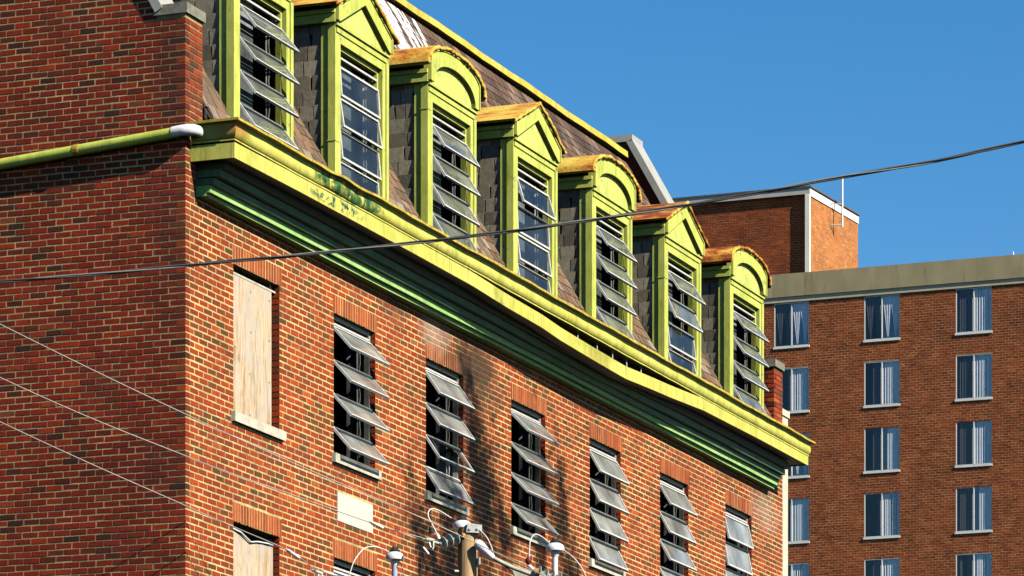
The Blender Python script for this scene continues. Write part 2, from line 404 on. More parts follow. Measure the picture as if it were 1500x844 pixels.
WS = [1.162, 3.797, 6.479, 9.224, 12.006, 14.740, 17.522]      # left edge of each window opening
WW, WZ0, WZ1 = 1.18, 10.165, 11.735
DZ = 2.722
FEND = 20.15
holes = []
for s0 in WS:
    holes += [(s0, s0 + WW, WZ0, WZ1), (s0 - .022, s0 + WW + .055, WZ1, ZREF), (s0 - .05, s0 + WW + .075, WZ0 - .105, WZ0)]
LOW = WS[:2]
for s0 in LOW:
    holes += [(s0, s0 + WW, WZ0 - DZ, WZ1 - DZ), (s0 - .022, s0 + WW + .055, WZ1 - DZ, ZREF - DZ)]
PAN = (3.89, 4.897, 9.425, 9.757)
holes.append(PAN)
ZLO = 7.55
front_wall = MB()
# wall core with openings (mortar face 6 mm behind the brick faces)
core_h = [h for i, h in enumerate(holes) if h[1] - h[0] == 0 or abs((h[1] - h[0]) - WW) < 1e-6]
xs = sorted({0.0, FEND} | {v for h in core_h for v in h[:2]}); zs = sorted({0.0, 12.9} | {v for h in core_h for v in h[2:]})
for x0, x1 in zip(xs, xs[1:]):
    for z0, z1 in zip(zs, zs[1:]):
        xm, zm = (x0+x1)/2, (z0+z1)/2
        if any(h[0] < xm < h[1] and h[2] < zm < h[3] for h in core_h): continue
        e = .0028
        front_wall.add([(max(x0, .006), e, z0), (x1, e, z0), (x1, e, z1), (max(x0, .006), e, z1)], [(0, 1, 2, 3)])
        front_wall.add([(x0, .36, z0), (x1, .36, z0), (x1, .36, z1), (x0, .36, z1)], [(3, 2, 1, 0)], 1)
for h in core_h:
    for ya, yb, mi in ((.006, .10, 0), (.10, .36, 1)):
        x0, x1, z0, z1 = h
        if mi == 0: x0 -= .007; x1 += .007
        front_wall.add([(x0, ya, z0), (x0, yb, z0), (x0, yb, z1), (x0, ya, z1)], [(0, 1, 2, 3)], mi)
        front_wall.add([(x1, ya, z0), (x1, yb, z0), (x1, yb, z1), (x1, ya, z1)], [(3, 2, 1, 0)], mi)
        front_wall.add([(x0, ya, z0), (x1, ya, z0), (x1, yb, z0), (x0, yb, z0)], [(0, 1, 2, 3)], mi)
        front_wall.add([(x0, ya, z1), (x1, ya, z1), (x1, yb, z1), (x0, yb, z1)], [(3, 2, 1, 0)], mi)
front_wall = front_wall.build('front_wall', [M_mortar_front, M_jamb], old)
mb = MB()
for k, a0, a1, z0, z1 in courses(lambda k, z: .0 if k % 2 else .1035, lambda k, z: FEND, ZLO, 12.70, LF, holes, MJF):
    brick_box(mb, T_front, a0, a1, z0, z1, rbrick())
# piers at both ends, above the cornice
for p0, p1 in ((0.0, .41), (19.75, FEND)):
    for k, a0, a1, z0, z1 in courses(lambda k, z: p0 if (k % 2 or p0 > 1) else p0 + .1035, lambda k, z: p1, 12.70, 14.07, LF, [], MJF):
        brick_box(mb, T_front, a0, a1, z0, z1, rbrick())
mb.build('brickwork', M_brick_front, front_wall, kind='stuff')

RK0, RKM = 13.515, 1.77                                    # raking parapet: underside of the coping z = RK0 + RKM*y
side_wall = MB()
outline = [(.0028, 0), (11, 0), (11, 17.55), ((17.55 - RK0)/RKM, 17.55), (.345, RK0 + RKM*.345), (.345, 14.08), (.006, 14.08)]
side_wall.prism([(y, z) for y, z in outline], 'x', .0028, .41)
side_wall = side_wall.build('side_wall', M_mortar_side, old)
side = []
for k, a0, a1, z0, z1 in courses(lambda k, z: 0.0 if k % 2 == 0 else .1035, lambda k, z: 4.6, ZLO, 17.0, LS, []):
    pass
for k, a0, a1, z0, z1 in courses(lambda k, z: max(0.0 if k % 2 == 0 else .1035, (z + .03 - RK0)/RKM if z > 14.07 else 0), lambda k, z: 4.6, ZLO, 17.0, LS, []):
    side.append((k, a0, a1, z0, z1))
# the 300 that show largest are bricks of their own, the rest one mesh
def vis_side(bk):
    k, a0, a1, z0, z1 = bk
    X = CX + WX * a0; Y = CY + WY * a0; px = 750 + F*X/Y; py = HZ - (z0 - EYE) * F / Y
    ok = -5 < px < 272 and 255 < py < 800 and (a1 - a0) > LS - .03
    return (0 if ok else 1, a0 + abs(z0 - 10.9) * .25)
side.sort(key=vis_side)
own = side[:300]; rest = side[300:]
mb = MB()
for k, a0, a1, z0, z1 in rest: brick_box(mb, T_side, a0, a1, z0, z1, rbrick())
for k, a0, a1, z0, z1 in []: pass
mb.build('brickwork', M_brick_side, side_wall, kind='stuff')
protos = []
for i in range(24):
    m_ = MB(); hw = (LS - MJ) / 2; hz = (CH - MJ) / 2
    brick_box(m_, T_side, -hw, hw, -hz, hz, (i + .5) / 24 if i > 5 else random.uniform(.35, .7))
    protos.append(m_.mesh('brick', M_brick_side))
for k, a0, a1, z0, z1 in own:
    o = link('brick', protos[min(23, int(rbrick() * 24))], side_wall)
    o.location = (random.uniform(-.001, .0005), (a0+a1)/2, (z0+z1)/2); o.rotation_euler = (random.uniform(-.006, .006), 0, 0)
# far fire wall, rear wall and inside
b = MB(); b.prism([(.006, 0), (11, 0), (11, 17.55), ((17.55 - RK0)/RKM, 17.55), (.345, RK0 + RKM*.345), (.345, 14.08), (.006, 14.08)], 'x', 19.756, FEND - .006)
fire_wall = b.build('fire_wall', mortar('mortar_fire_wall', (.06, .03, .02), (.12, .06, .035)), old)
mb = MB()
for k, a0, a1, z0, z1 in courses(lambda k, z: max(0.0 if k % 2 == 0 else .1035, (z + .03 - RK0)/RKM if z > 14.07 else 0), lambda k, z: 3.4, 12.7, 17.4, LS, []):
    brick_box(mb, lambda a, o_, z: (19.75 - o_, a, z), a0, a1, z0, z1, rbrick())
mb.build('brickwork', brick_mat('brick_fire_wall', [(p, (r*.7, q*.6, bb*.6)) for p, (r, q, bb) in BR]), fire_wall, kind='stuff')
b = MB(); b.box(.41, 19.75, 10.7, 11, 0, 17.4); b.box(.41, 19.75, 2.6, 2.7, 0, 15.5, 1); b.box(.41, 19.75, .36, 2.6, 9.55, 9.62, 1); b.box(.41, 19.75, .36, 2.6, 12.6, 12.68, 1); b.box(.41, 19.75, .36, 2.6, 6.8, 6.9, 1)
b.build('inner_wall', [M_mortar_side, M_void], old)

# copings and pier caps
for s0, s1 in ((0, .41), (19.75, FEND)):
    b = MB(); b.prism([(s0-.02, -.025), (s1+.02, -.025), (s1+.02, .36), (s0-.02, .36)], 'z', 14.08, 14.185)
    b.build('cap_stone', M_cap, old)
    b = MB(); y0, y1 = .335, 2.28
    z = lambda y: RK0 + RKM*y
    nx, nz_ = -RKM/math.hypot(1, RKM), 1/math.hypot(1, RKM)
    t = .095
    poly = [(y0, z(y0)), (y1, z(y1)), (y1 + nx*t, z(y1) + nz_*t), (y0 + nx*t, z(y0) + nz_*t)]
    b.prism(poly, 'x', s0 - .035, s1 + .035); b.box(s0 - .035, s1 + .035, y1 - .09, 11, 17.56, 17.66)
    b.build('coping', M_coping, old)

# lintels, sills, stone panel
def lintel(s0, z0, z1):
    b = MB(); a = s0 - .022; e = s0 + WW + .055; n = 18; p = (e - a) / n
    for i in range(n): brick_box(b, T_front, a + i*p + .007, a + (i+1)*p - .007, z0 + .002, z1 - .004, random.random(), .1, .001)
    b.build('lintel', M_lintel, old)
for s0 in WS: lintel(s0, WZ1, ZREF)
for s0 in LOW: lintel(s0, WZ1 - DZ, ZREF - DZ)
for s0 in WS:
    b = MB(); b.prism([(-.045, WZ0 - .105), (.12, WZ0 - .105), (.12, WZ0 + .012), (-.045, WZ0 - .004)], 'x', s0 - .05, s0 + WW + .07)
    b.build('sill', M_stone, old)
b = MB(); b.box(PAN[0] + .006, PAN[1] - .006, -.004, .05, PAN[2] + .006, PAN[3] - .006)
b.build('stone_panel', M_panel, old)['label'] = 'blank pale stone panel'

# ------------------------------------------------------------------ windows
def sash_mesh(wd, h, fw=.025, th=.026):
    b = MB(); b.box(0, wd, -th/2, th/2, -fw, 0); b.box(0, wd, -th/2, th/2, -h, -h + fw); b.box(0, fw, -th/2, th/2, -h + fw, -fw); b.box(wd - fw, wd, -th/2, th/2, -h + fw, -fw)
    return b.mesh('sash', M_alu)
def pane_mesh(wd, h, mat, fw=.025):
    b = MB(); x0, x1, z0, z1 = fw - .004, wd - fw + .004, -h + fw - .004, -fw + .004; b.add([(x0, 0, z0), (x1, 0, z0), (x1, 0, z1), (x0, 0, z1)], [(0, 1, 2, 3)])
    return b.mesh('pane', mat)
SW, SH = WW - .09, .362
S_wall, P_wall = sash_mesh(SW, SH), pane_mesh(SW, SH, M_glass)
DWD, DH = 1.18 - .07, .338
S_dor, P_dor, P_dorc = sash_mesh(DWD, DH), pane_mesh(DWD, DH, M_glass_d), pane_mesh(DWD, DH, M_glass_c)
def sashes(par, s0, y, ztop, pitch, angles, sm, pm, broken=None):
    for i, a in enumerate(angles):
        for nm, me in (('sash', sm), ('pane', pm)):
            if nm == 'pane' and broken == i: continue
            if nm == 'pane' and me is P_dor and a < 20: me = P_dorc
            o = link(nm, me, par); o.location = (s0, y, ztop - pitch*i); o.rotation_euler = (-R(a), 0, 0)
        if broken == i:
            for x, l in ((.06, .2), (.16, .14), (.26, .07), (.80, .08), (.90, .20), (.99, .26)):
                b = MB(); b.prism([(x, -.02), (x + .085, -.02), (x + .05 + random.uniform(-.02, .03), -.02 - l)], 'y', -.002, .002)
                o = b.build('glass_shard', M_glass, par); o.location = (s0, y, ztop - pitch*i); o.rotation_euler = (-R(a), 0, 0)
def frame(par, s0, s1, z0, z1, y0, y1, t=.045, bars=(), mat=M_alu_d, top=.0):
    b = MB(); b.box(s0, s0+t, y0, y1, z0, z1); b.box(s1-t, s1, y0, y1, z0, z1); b.box(s0+t, s1-t, y0, y1, z1-t, z1); b.box(s0+t, s1-t, y0, y1, z0, z0+t)
    for zb in bars: b.box(s0+t, s1-t, y0+.006, y1-.006, zb-.012, zb+.012)
    if top: b.box(s0+t, s1-t, y0-.004, y0+.03, z1-top, z1-top+.022, 1)
    b.build('frame', [mat, M_alu], par)
def crank(par, s1, z0, z1, y):
    b = MB(); b.tube([(s1-.16, y, z0), (s1-.16, y, z1)], .012, 6)
    zz = z0 + .1; pts = []
    while zz < z1 - .05: pts += [(s1-.13 + .014*math.sin(zz*31), y-.02, zz)]; zz += .06
    b.tube(pts, .008, 5); b.build('operator_rod', M_alu_d, par, smooth=True)
WA = [None, [42, 42, 42, 41], [35, 36, 34, 32], [44, 43, 43, 42], [30, 28, 28, 27], [31, 29, 30, 28], [13, 11, 12, 12]]
for i, s0 in enumerate(WS):
    wo = empty('window'); wo.parent = old; wo.location = (0, 0, 0)
    if i == 0:
        b = MB(); b.box(s0 + .004, s0 + WW - .095, .055, .073, WZ0 + .01, WZ1 - .085); b.build('plywood_board', M_ply, wo)
        for sx in (.05, .54, 1.03):
            for sz in (.06, .5, .95, 1.38):
                b = MB(); b.lathe([(.012, 0), (.012, .004), (.001, .006)], (s0 + sx + random.uniform(-.02, .02), .055, WZ0 + sz), 8, 0, (0, -1, 0)); b.build('screw', M_steel, wo)
        b = MB(); b.box(s0, s0 + WW, .05, .09, WZ1 - .082, WZ1 - .062, 0); b.box(s0 + WW - .09, s0 + WW - .04, .08, .12, WZ0, WZ1, 1); b.build('frame', [M_stone, M_alu_d], wo)
        wo['label'] = 'window boarded up with weathered plywood'
        continue
    frame(wo, s0 + .012, s0 + WW - .012, WZ0 + .004, WZ1 - .004, .06, .12, .04, [11.598 - .375*k + .006 for k in range(4)], top=.105)
    sashes(wo, s0 + .045, .048, 11.60, .375, WA[i], S_wall, P_wall, 2 if i == 2 else None)
    crank(wo, s0 + WW, WZ0 + .03, WZ1 - .1, .16)
wo = empty('window'); wo.parent = old; s0 = WS[0]
b = MB(); zt = WZ1 - DZ
b.prism([(s0 + .004, 7.5), (s0 + WW - .07, 7.5), (s0 + WW - .07, zt - .12), (s0 + .8, zt - .13), (s0 + .55, zt - .15), (s0 + .3, zt - .10), (s0 + .004, zt - .065)], 'y', .05, .068)
b.build('plywood_board', M_ply, wo)
b = MB(); pts = [(s0 + .0, .045, zt - .06), (s0 + .25, .03, zt - .085), (s0 + .5, .03, zt - .15), (s0 + .68, .035, zt - .12), (s0 + .95, .04, zt - .10), (s0 + 1.1, .045, zt - .1)]
b.tube(pts, .009, 6); b.build('torn_strip', M_wpvc, wo, smooth=True); wo['label'] = 'window with a crooked plywood board, dark gap above it'
wo = empty('window'); wo.parent = old; s0 = WS[1]
frame(wo, s0 + .012, s0 + WW - .012, WZ0 - DZ, WZ1 - DZ - .004, .06, .12, .04, [11.598 - DZ - .375*k for k in range(4)], top=.105)
sashes(wo, s0 + .045, .048, 11.60 - DZ, .375, [6, 6, 5, 6], S_wall, P_wall)

# ------------------------------------------------------------------ cornice
CS0, CS1, CD = .10, 19.79, .507
SAG = [(0, 12.562), (1.76, 12.577), (5, 12.579), (6.7, 12.572), (7.8, 12.537), (8.95, 12.522), (9.6, 12.488), (10.7, 12.464), (11.95, 12.445), (12.93, 12.488), (13.65, 12.513), (15.07, 12.582), (17.5, 12.604), (20, 12.606)]
FH = .160
cornice = empty('cornice'); cornice.parent = old
random.seed(11)
def crown(prof, name, mats, wav=1.0, dent=True, mi_f=None):
    n = 420; secs = []
    ss = [(CS0, 0.0, 'L')] + [None] * 0
    rows = []
    def off(d): return d - CD
    ph = [random.uniform(0, 6) for _ in range(6)]
    def wob(s): return wav * (.004*math.sin(s*1.7 + ph[0]) + .003*math.sin(s*4.3 + ph[1]) + .002*math.sin(s*11 + ph[2]))
    rows.append([(CS0 - off(d), -.02, z) for d, z in prof])
    for i in range(n + 1):
        f = i / n; row = []
        for q, (d, z) in enumerate(prof):
            s = (CS0 - off(d)) + f * (CS1 - CS0 + 2*off(d)); dd = d; zz = z + wob(s) * (.4 + .6*(z > 12.9))
            if dent and 12.765 < z < 12.925:
                kq = math.exp(-((s - 3.0)/.85)**4) * max(0, 1 - abs(z - 12.84)/.085)
                dd += kq * (.004 + .009*math.sin(s*5.0 + 1) + .004*math.sin(s*23 + z*40)); zz += kq * .012*math.sin(s*17)
            if dent and z > 12.90: zz += math.exp(-((s - 2.9)/.9)**2) * .010*math.sin(s*7.3)
            row.append((s, -dd, zz))
        rows.append(row)
    rows.append([(CS1 + off(d), -.02, z) for d, z in prof])
    b = MB(); m = len(prof)
    for r_ in rows: b.v += r_
    for i in range(len(rows) - 1):
        for q in range(m - 1):
            b.f.append([i*m+q, (i+1)*m+q, (i+1)*m+q+1, i*m+q+1]); b.m.append(mi_f(q) if mi_f else 0); b.r.append(.5)
    return b.build(name, mats, cornice, smooth_deg=28)
pr = [(.33, 12.742), (.487, 12.742), (.515, 12.742), (.515, 12.757), (.499, 12.758), (.499, 12.768), (.512, 12.772), (.524, 12.785), (.533, 12.805),
      (.537, 12.83), (.535, 12.855), (.529, 12.88), (.526, 12.90), (.530, 12.915), (.545, 12.925), (.586, 12.928)]
crown(pr, 'crown_moulding', M_cornice)
crown([(.570, 12.9275), (.589, 12.9275), (.591, 12.953), (.578, 12.958), (.555, 12.945)], 'gutter_lip', M_lip, dent=True)
# fascia boards, sagging where the nails have let go
seams = [CS0, 3.02, 5.97, 8.93, 11.98, 15.07, 17.4, CS1]
for a0, a1 in zip(seams, seams[1:]):
    b = MB(); n = 14
    for i in range(n):
        s0, s1 = a0 + .004 + (a1 - a0 - .008)*i/n, a0 + .004 + (a1 - a0 - .008)*(i+1)/n
        za, zb = lerp(SAG, s0), lerp(SAG, s1)
        v = []
        for s, zz in ((s0, za), (s1, zb)):
            v += [(s, -CD, zz), (s, -CD + .022, zz), (s, -CD + .022, zz + FH), (s, -CD, zz + FH)]
        fs = [(0, 3, 7, 4)[::-1], (0, 4, 5, 1), (3, 2, 6, 7), (1, 5, 6, 2)]
        if i == 0: fs.append((0, 1, 2, 3))
        if i == n-1: fs.append((7, 6, 5, 4))
        b.add(v, fs)
    b.build('fascia_board', M_cornice, cornice)
for sx, d in ((CS0, 1), (CS1, -1)):
    b = MB(); za = lerp(SAG, sx); b.box(min(sx, sx + .022*d), max(sx, sx + .022*d), -CD + .0225, -.004, za + .001, za + FH); b.build('end_board', M_cornice, cornice)
# soffit follows the sag
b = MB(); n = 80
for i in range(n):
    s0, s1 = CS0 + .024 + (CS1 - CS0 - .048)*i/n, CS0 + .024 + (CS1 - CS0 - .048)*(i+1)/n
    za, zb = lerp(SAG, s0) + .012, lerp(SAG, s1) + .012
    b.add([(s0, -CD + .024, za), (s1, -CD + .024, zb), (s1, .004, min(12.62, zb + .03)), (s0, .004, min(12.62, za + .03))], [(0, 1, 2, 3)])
b.build('soffit', M_soffit_shaded, cornice)
b = MB(); b.box(CS0 + .03, CS1 - .03, -.48, -.02, 12.775, 12.80); b.box(CS0 + .03, CS1 - .03, -.36, -.34, 12.62, 12.775); b.build('gutter_box', M_deck, cornice)
# stepped frieze under the soffit
fz0, fz1 = .25, 19.41
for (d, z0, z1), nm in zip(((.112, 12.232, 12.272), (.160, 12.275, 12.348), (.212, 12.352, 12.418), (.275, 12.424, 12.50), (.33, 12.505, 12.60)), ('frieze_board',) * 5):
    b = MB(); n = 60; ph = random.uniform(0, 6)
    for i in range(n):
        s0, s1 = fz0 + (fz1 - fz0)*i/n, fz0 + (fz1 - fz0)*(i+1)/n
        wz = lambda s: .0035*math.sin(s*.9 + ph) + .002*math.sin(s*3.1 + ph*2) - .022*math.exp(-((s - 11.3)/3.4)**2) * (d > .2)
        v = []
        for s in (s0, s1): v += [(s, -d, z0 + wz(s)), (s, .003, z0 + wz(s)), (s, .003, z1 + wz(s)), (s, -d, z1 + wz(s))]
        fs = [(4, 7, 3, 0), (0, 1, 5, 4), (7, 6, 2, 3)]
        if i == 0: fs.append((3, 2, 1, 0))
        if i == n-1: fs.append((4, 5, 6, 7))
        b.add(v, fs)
    b.build(nm, M_frieze if d < .2 else M_frieze_shaded if d < .3 else M_soffit_shaded, cornice)  # upper boards take the tones with shadow painted in
for s in (10.35, 11.05, 11.62, 12.15, 12.7):
    b = MB(); zt = 12.775; zb = lerp(SAG, s) + FH - .02; b.tube([(s, -CD + .05, zb), (s + .004, -CD + .06, zt)], .007, 5); b.build('hanger', M_alu, cornice)

# ------------------------------------------------------------------ mansard roof
RZ0, RM = 13.22, 1.74
zr = lambda y: RZ0 + RM*y
yr = lambda z: (z - RZ0)/RM
DS = [1.046, 3.698, 6.390, 9.139, 11.928, 14.744, 17.534]; DW = 1.50; DY = -.06
ridge_z = 17.33
roof = empty('roof'); roof.parent = old
b = MB(); xs = [.41]
for s in DS: xs += [s + .03, s + DW - .03]
xs.append(19.75)
for i, (x0, x1) in enumerate(zip(xs, xs[1:])):
    z0 = 15.16 if i % 2 else 12.86
    b.add([(x0, yr(z0), z0), (x1, yr(z0), z0), (x1, yr(ridge_z), ridge_z), (x0, yr(ridge_z), ridge_z)], [(0, 1, 2, 3)])
b.add([(.41, yr(ridge_z), ridge_z), (19.75, yr(ridge_z), ridge_z), (19.75, 11, ridge_z), (.41, 11, ridge_z)], [(0, 1, 2, 3)])
b.add([(.41, -.5, 12.82), (19.75, -.5, 12.82), (19.75, .1, 12.86), (.41, .1, 12.86)], [(0, 1, 2, 3)])
b.build('roof_deck', M_deck, roof)
b = MB(); n = 60; yt = yr(ridge_z); ph = 1.3
for i in range(n):
    s0, s1 = .42 + 19.32*i/n, .42 + 19.32*(i+1)/n; v = []
    for s in (s0, s1):
        wv = .006*math.sin(s*2.1) + .004*math.sin(s*5.7 + 1)
        v += [(s, yt - .105, 17.325 + wv), (s, yt + .1, 17.31), (s, yt + .1, 17.43 + wv), (s, yt - .10, 17.415 + wv)]
    b.add(v, [(4, 7, 3, 0), (0, 1, 5, 4), (7, 6, 2, 3), (1, 2, 6, 5)])
b.add([(.42, yt - .105, 17.325), (.42, yt + .1, 17.31), (.42, yt + .1, 17.43), (.42, yt - .10, 17.415)], [(0, 1, 2, 3)])
b.build('ridge_trim', M_ridge, roof)
def slate_meshes(mat, n=10):
    ms = []
    for i in range(n):
        b = MB(); j = lambda k: random.uniform(-k, k)
        w_ = .5 - .045
        p = [(-w_ + j(.02), j(.04)), (w_ + j(.02), j(.04)), (w_, 1.2), (-w_, 1.2)]
        if i % 4 == 0: p = [(-w_, .10 + j(.05)), (-w_ + .18, j(.03)), (w_, j(.03)), (w_, 1.2), (-w_, 1.2)]
        b.prism(p, 'y', -.55, .45, 0, i / n); ms.append(b.mesh('slate', mat))
    return ms
SM_roof, SM_low, SM_cheek = slate_meshes(M_slate_roof), slate_meshes(M_slate_low), slate_meshes(M_slate_cheek)
ang = math.atan(RM); ex = .165
def dormer_top(s):
    "top of the dormer roof over s, or None between dormers"
    for i, d in enumerate(DS):
        u = (s - d) / DW
        if -.09 < u < 1.09:
            if i % 2: return 15.50 - abs(u - .5)*2*.44
            return 15.02 + .38*math.sqrt(max(0, 1 - ((u - .5)/.56)**2))
    return None
cand = []
nr = int((ridge_z - 12.9) / (ex * math.sin(ang)))
for r_ in range(nr):
    z = 12.93 + r_ * ex * math.sin(ang); s = .42 + random.uniform(-.2, 0)
    while s < 19.75:
        wd = random.choice((.19, .22, .25)); c = s + wd/2; s0, s1 = max(s, .42), min(s + wd, 19.75); s += wd
        if s1 - s0 < .05: continue
        blk = False
        for d in DS:
            if z < 15.02 and s0 < d + DW and s1 > d + .02:
                if s0 < d + .02: s1 = d + .02
                elif s1 > d + DW: s0 = d + DW
                else: blk = True
        if blk or s1 - s0 < .03: continue
        t = dormer_top((s0+s1)/2)
        if t and z >= 15.02 and z + .05 < t - .06: continue
        cand.append((s0, s1, z))
def px_of(s, y, z):
    X = CX + UX*s + WX*y; Y = CY + UY*s + WY*y; return 750 + F*X/Y, HZ - (z - EYE)*F/Y
def vis(c):
    s0, s1, z = c; px, py = px_of((s0+s1)/2, yr(z), z)
    good = py > -5 and px > 290
    low = z < 14.2
    hid = (z < 15.0 and not low)
    if low: good = good and any(abs(s0 - (d + DW)) < .75 for d in DS) or s0 < 1.2
    return (0 if good and not hid else 1, s0)
cand.sort(key=vis)
tilt = .045
def put_slate(par, me, loc, wd, ht, rot, th=.022):
    o = link('slate', me, par); o.location = loc; o.scale = (wd, th, ht); o.rotation_euler = rot; return o
for s0, s1, z in cand[:300]:
    ms = SM_low if z < 14.6 else SM_roof
    put_slate(roof, random.choice(ms), ((s0+s1)/2, yr(z) - .018, z), s1 - s0, ex, (-(math.pi/2 - ang) + tilt + random.uniform(-.012, .012), 0, 0))
b = MB()
for s0, s1, z in cand[300:]:
    y = yr(z) - .018; ca, sa = math.cos(ang - tilt), math.sin(ang - tilt); h = ex*1.2
    y2, z2 = y + h*math.cos(ang + tilt), z + h*math.sin(ang + tilt)
    g_ = .010; nz_ = .020
    v = [(s0+g_, y - nz_, z + .002), (s1-g_, y - nz_, z + .002 + random.uniform(-.006, .006)), (s1-g_, y2, z2), (s0+g_, y2, z2), (s0+g_, y + .012, z - .004), (s1-g_, y + .012, z - .004)]
    b.add(v, [(0, 1, 2, 3), (0, 4, 5, 1)], 0 if z > 14.6 else 1, random.random())
b.build('slate_field', [M_slate_roof, M_slate_low], roof, kind='stuff')

# ------------------------------------------------------------------ dormers
DA = [[38, 38, 37, 36], [4, 9, 6, 3], [31, 32, 31, 30], [17, 3, 8, 10], [34, 34, 33, 32], [33, 24, 7, 15], [36, 35, 35, 31]]
RUSTV = [.24, .26, .26, .24, .30, .66, .54]
def dormer(i, s):
    d = empty('dormer'); d.parent = old; d.location = (s, DY, 0)
    W_ = DW; tri = i % 2 == 1; zb, ze = 13.04, 14.93
    # pilasters: front face, side boards in two steps
    for side, x0, x1 in ((-1, 0.0, .15), (1, W_ - .16, W_)):
        b = MB(); b.box(x0, x1, 0, .088, zb, ze)
        xa, xb = (x0 + .018, x1) if side < 0 else (x0, x1 - .018)
        b.box(xa, xb, .088, .18, zb, ze - .004)
        if side > 0:
            b.box(x0 + .085, x1 - .004, -.014, 0.0, zb, 14.88)
        if side < 0 and i in (1, 2, 5): b.box(x0 - .006, x1 - .05, -.006, .1, [0, 13.62, 14.62, 0, 0, 14.35][i], [0, 13.632, 14.632, 0, 0, 14.362][i])
        b.build('pilaster', M_green, d)
    b = MB(); b.box(.15, W_ - .16, 0, .10, 14.735, ze); b.box(.02, W_ - .004, -.014, 0, 14.835, 14.885); b.box(.0, W_, -.03, 0, 14.905, ze)
    b.build('head_casing', M_green, d)
    b = MB(); b.box(.15, W_ - .16, -.02, .12, zb, 13.10); b.build('window_sill', M_green, d)
    # cheeks with slates
    for x0, x1 in ((.076, .12), (W_ - .12, W_ - .076)):
        b = MB(); y1 = yr(ze + .05) - DY + .05; y0 = yr(zb) - DY
        b.prism([(.16, zr(.16 + DY) - .2), (.16, ze + .05), (y1, ze + .05), (y1, ze)], 'x', x0, x1); b.build('cheek', M_deck, d)
    z = zr(DY + .1) - .1; k = 0
    while z < ze - .02:
        y = .165 + (-.06 if k % 2 else 0) - random.uniform(0, .05); ymax = yr(z + ex) - DY + .05
        while y < ymax:
            wd = random.choice((.125, .15, .18, .21, .24)); ya = max(y, .182); yb = min(y + wd, ymax); y += wd
            if yb - ya < .03: continue
            o = put_slate(d, random.choice(SM_cheek), (.060, (ya + yb)/2, z), yb - ya, ex, (0, 0, 0), .026)
            o.rotation_euler = Matrix.Rotation(-math.pi/2, 3, 'Z').to_4x4().to_euler() if False else (R(4.6) + random.uniform(-.012, .012), random.uniform(-.03, .03) if random.random() < .8 else random.uniform(-.16, .16), -math.pi/2)
        z += ex; k += 1
    # eaves along both sides
    for sg in (-1, 1):
        x = 0 if sg < 0 else W_
        b = MB(); yb = yr(15.08) - DY + .02
        xo = sorted((x + sg*.04, x - sg*.10)); b.box(xo[0], xo[1], -.012, yb, ze + .004, ze + .100)
        xo = sorted((x + sg*.06, x - sg*.08)); b.box(xo[0], xo[1], -.016, yb + .02, ze + .102, ze + .148)
        b.build('eave', M_green, d)
    # pediment outline
    c = W_/2; hw = W_/2 + .11; hb = W_/2 + .025
    if tri:
        top = lambda k=0: [(c - hw - k, 15.045 - .0*k), (c, 15.50 + k*.55), (c + hw + k, 15.045)]
        inner = [(c - .60, 14.955), (c, 15.50 - .205), (c + .60, 14.955)]
        outer = [(c - hw + .03, 15.03), (c, 15.485), (c + hw - .03, 15.03)]
        foot = [(c - hw + .05, 14.95), None, (c + hw - .05, 14.95)]
    else:
        n = 22; th = [math.pi - math.pi*q/n for q in range(n+1)]
        outer = [(max(c - hb, min(c + hb, c + (hw + .02)*math.cos(t))), 15.085 + .335*max(0, math.sin(t))**.85) for t in th]; outer = [P_ for P_ in outer if abs(P_[0] - c) < hb - .001]; outer = [(c - hb, outer[0][1] - .035)] + outer + [(c + hb, outer[-1][1] - .035)]; n_ = len(outer) + 2
        inner = [(c + .645*math.cos(math.pi - math.pi*q/(n_ - 1)), 14.957 + .29*max(0, math.sin(math.pi*q/(n_ - 1)))**.85) for q in range(n_)]
    # rake or arch board
    b = MB(); yf, ybk = -.045, .04
    if tri:
        o3 = [(c - hb, 14.956), (c - hb, 15.125), (c, 15.495), (c + hb, 15.125), (c + hb, 14.956)]
        i3 = [(c - .70, 14.956), (c - .68, 14.966), (c, 15.315), (c + .68, 14.966), (c + .70, 14.956)]
    else:
        o3 = [(c - hb, 14.955)] + outer + [(c + hb, 14.955)]; i3 = inner
    m = len(o3)
    v = [(x, yf, z) for x, z in o3] + [(x, yf, z) for x, z in i3] + [(x, ybk, z) for x, z in o3] + [(x, ybk, z) for x, z in i3]
    fs = []
    for q in range(m-1):
        fs += [(q, q+m, q+1+m, q+1), (q+m, q+3*m, q+1+3*m, q+1+m), (q+2*m, q, q+1, q+1+2*m)]
    fs += [(0, 2*m, 3*m, m), (m-1, 2*m-1, 4*m-1, 3*m-1)]
    b.add(v, fs); b.build('arch_board' if not tri else 'rake_board', M_green, d, smooth_deg=30)
    # outer bead on the board
    b = MB(); k1, k2 = .995, .955
    mid = lambda P, k: (c + (P[0] - c)*k, 14.96 + (P[1] - 14.96)*k)
    for q in range(m-1):
        A, B_ = mid(o3[q], .998), mid(o3[q+1], .998); A2, B2 = mid(o3[q], .968), mid(o3[q+1], .968)
        b.add([(A[0], yf-.012, A[1]), (A2[0], yf-.012, A2[1]), (B2[0], yf-.012, B2[1]), (B_[0], yf-.012, B_[1]), (A2[0], yf, A2[1]), (B2[0], yf, B2[1]), (A[0], yf, A[1]), (B_[0], yf, B_[1])], [(0, 1, 2, 3), (1, 4, 5, 2), (6, 0, 3, 7)])
    b.build('bead', M_green, d, smooth_deg=30)
    # recessed tympanum
    b = MB(); pts = [(x, z) for x, z in i3]; pts = [(c + (x-c)*1.03, 14.93 + (z - 14.95)*1.03 + .015) for x, z in pts]
    vs = [(c, .012, 14.94)] + [(x, .012, z) for x, z in pts]
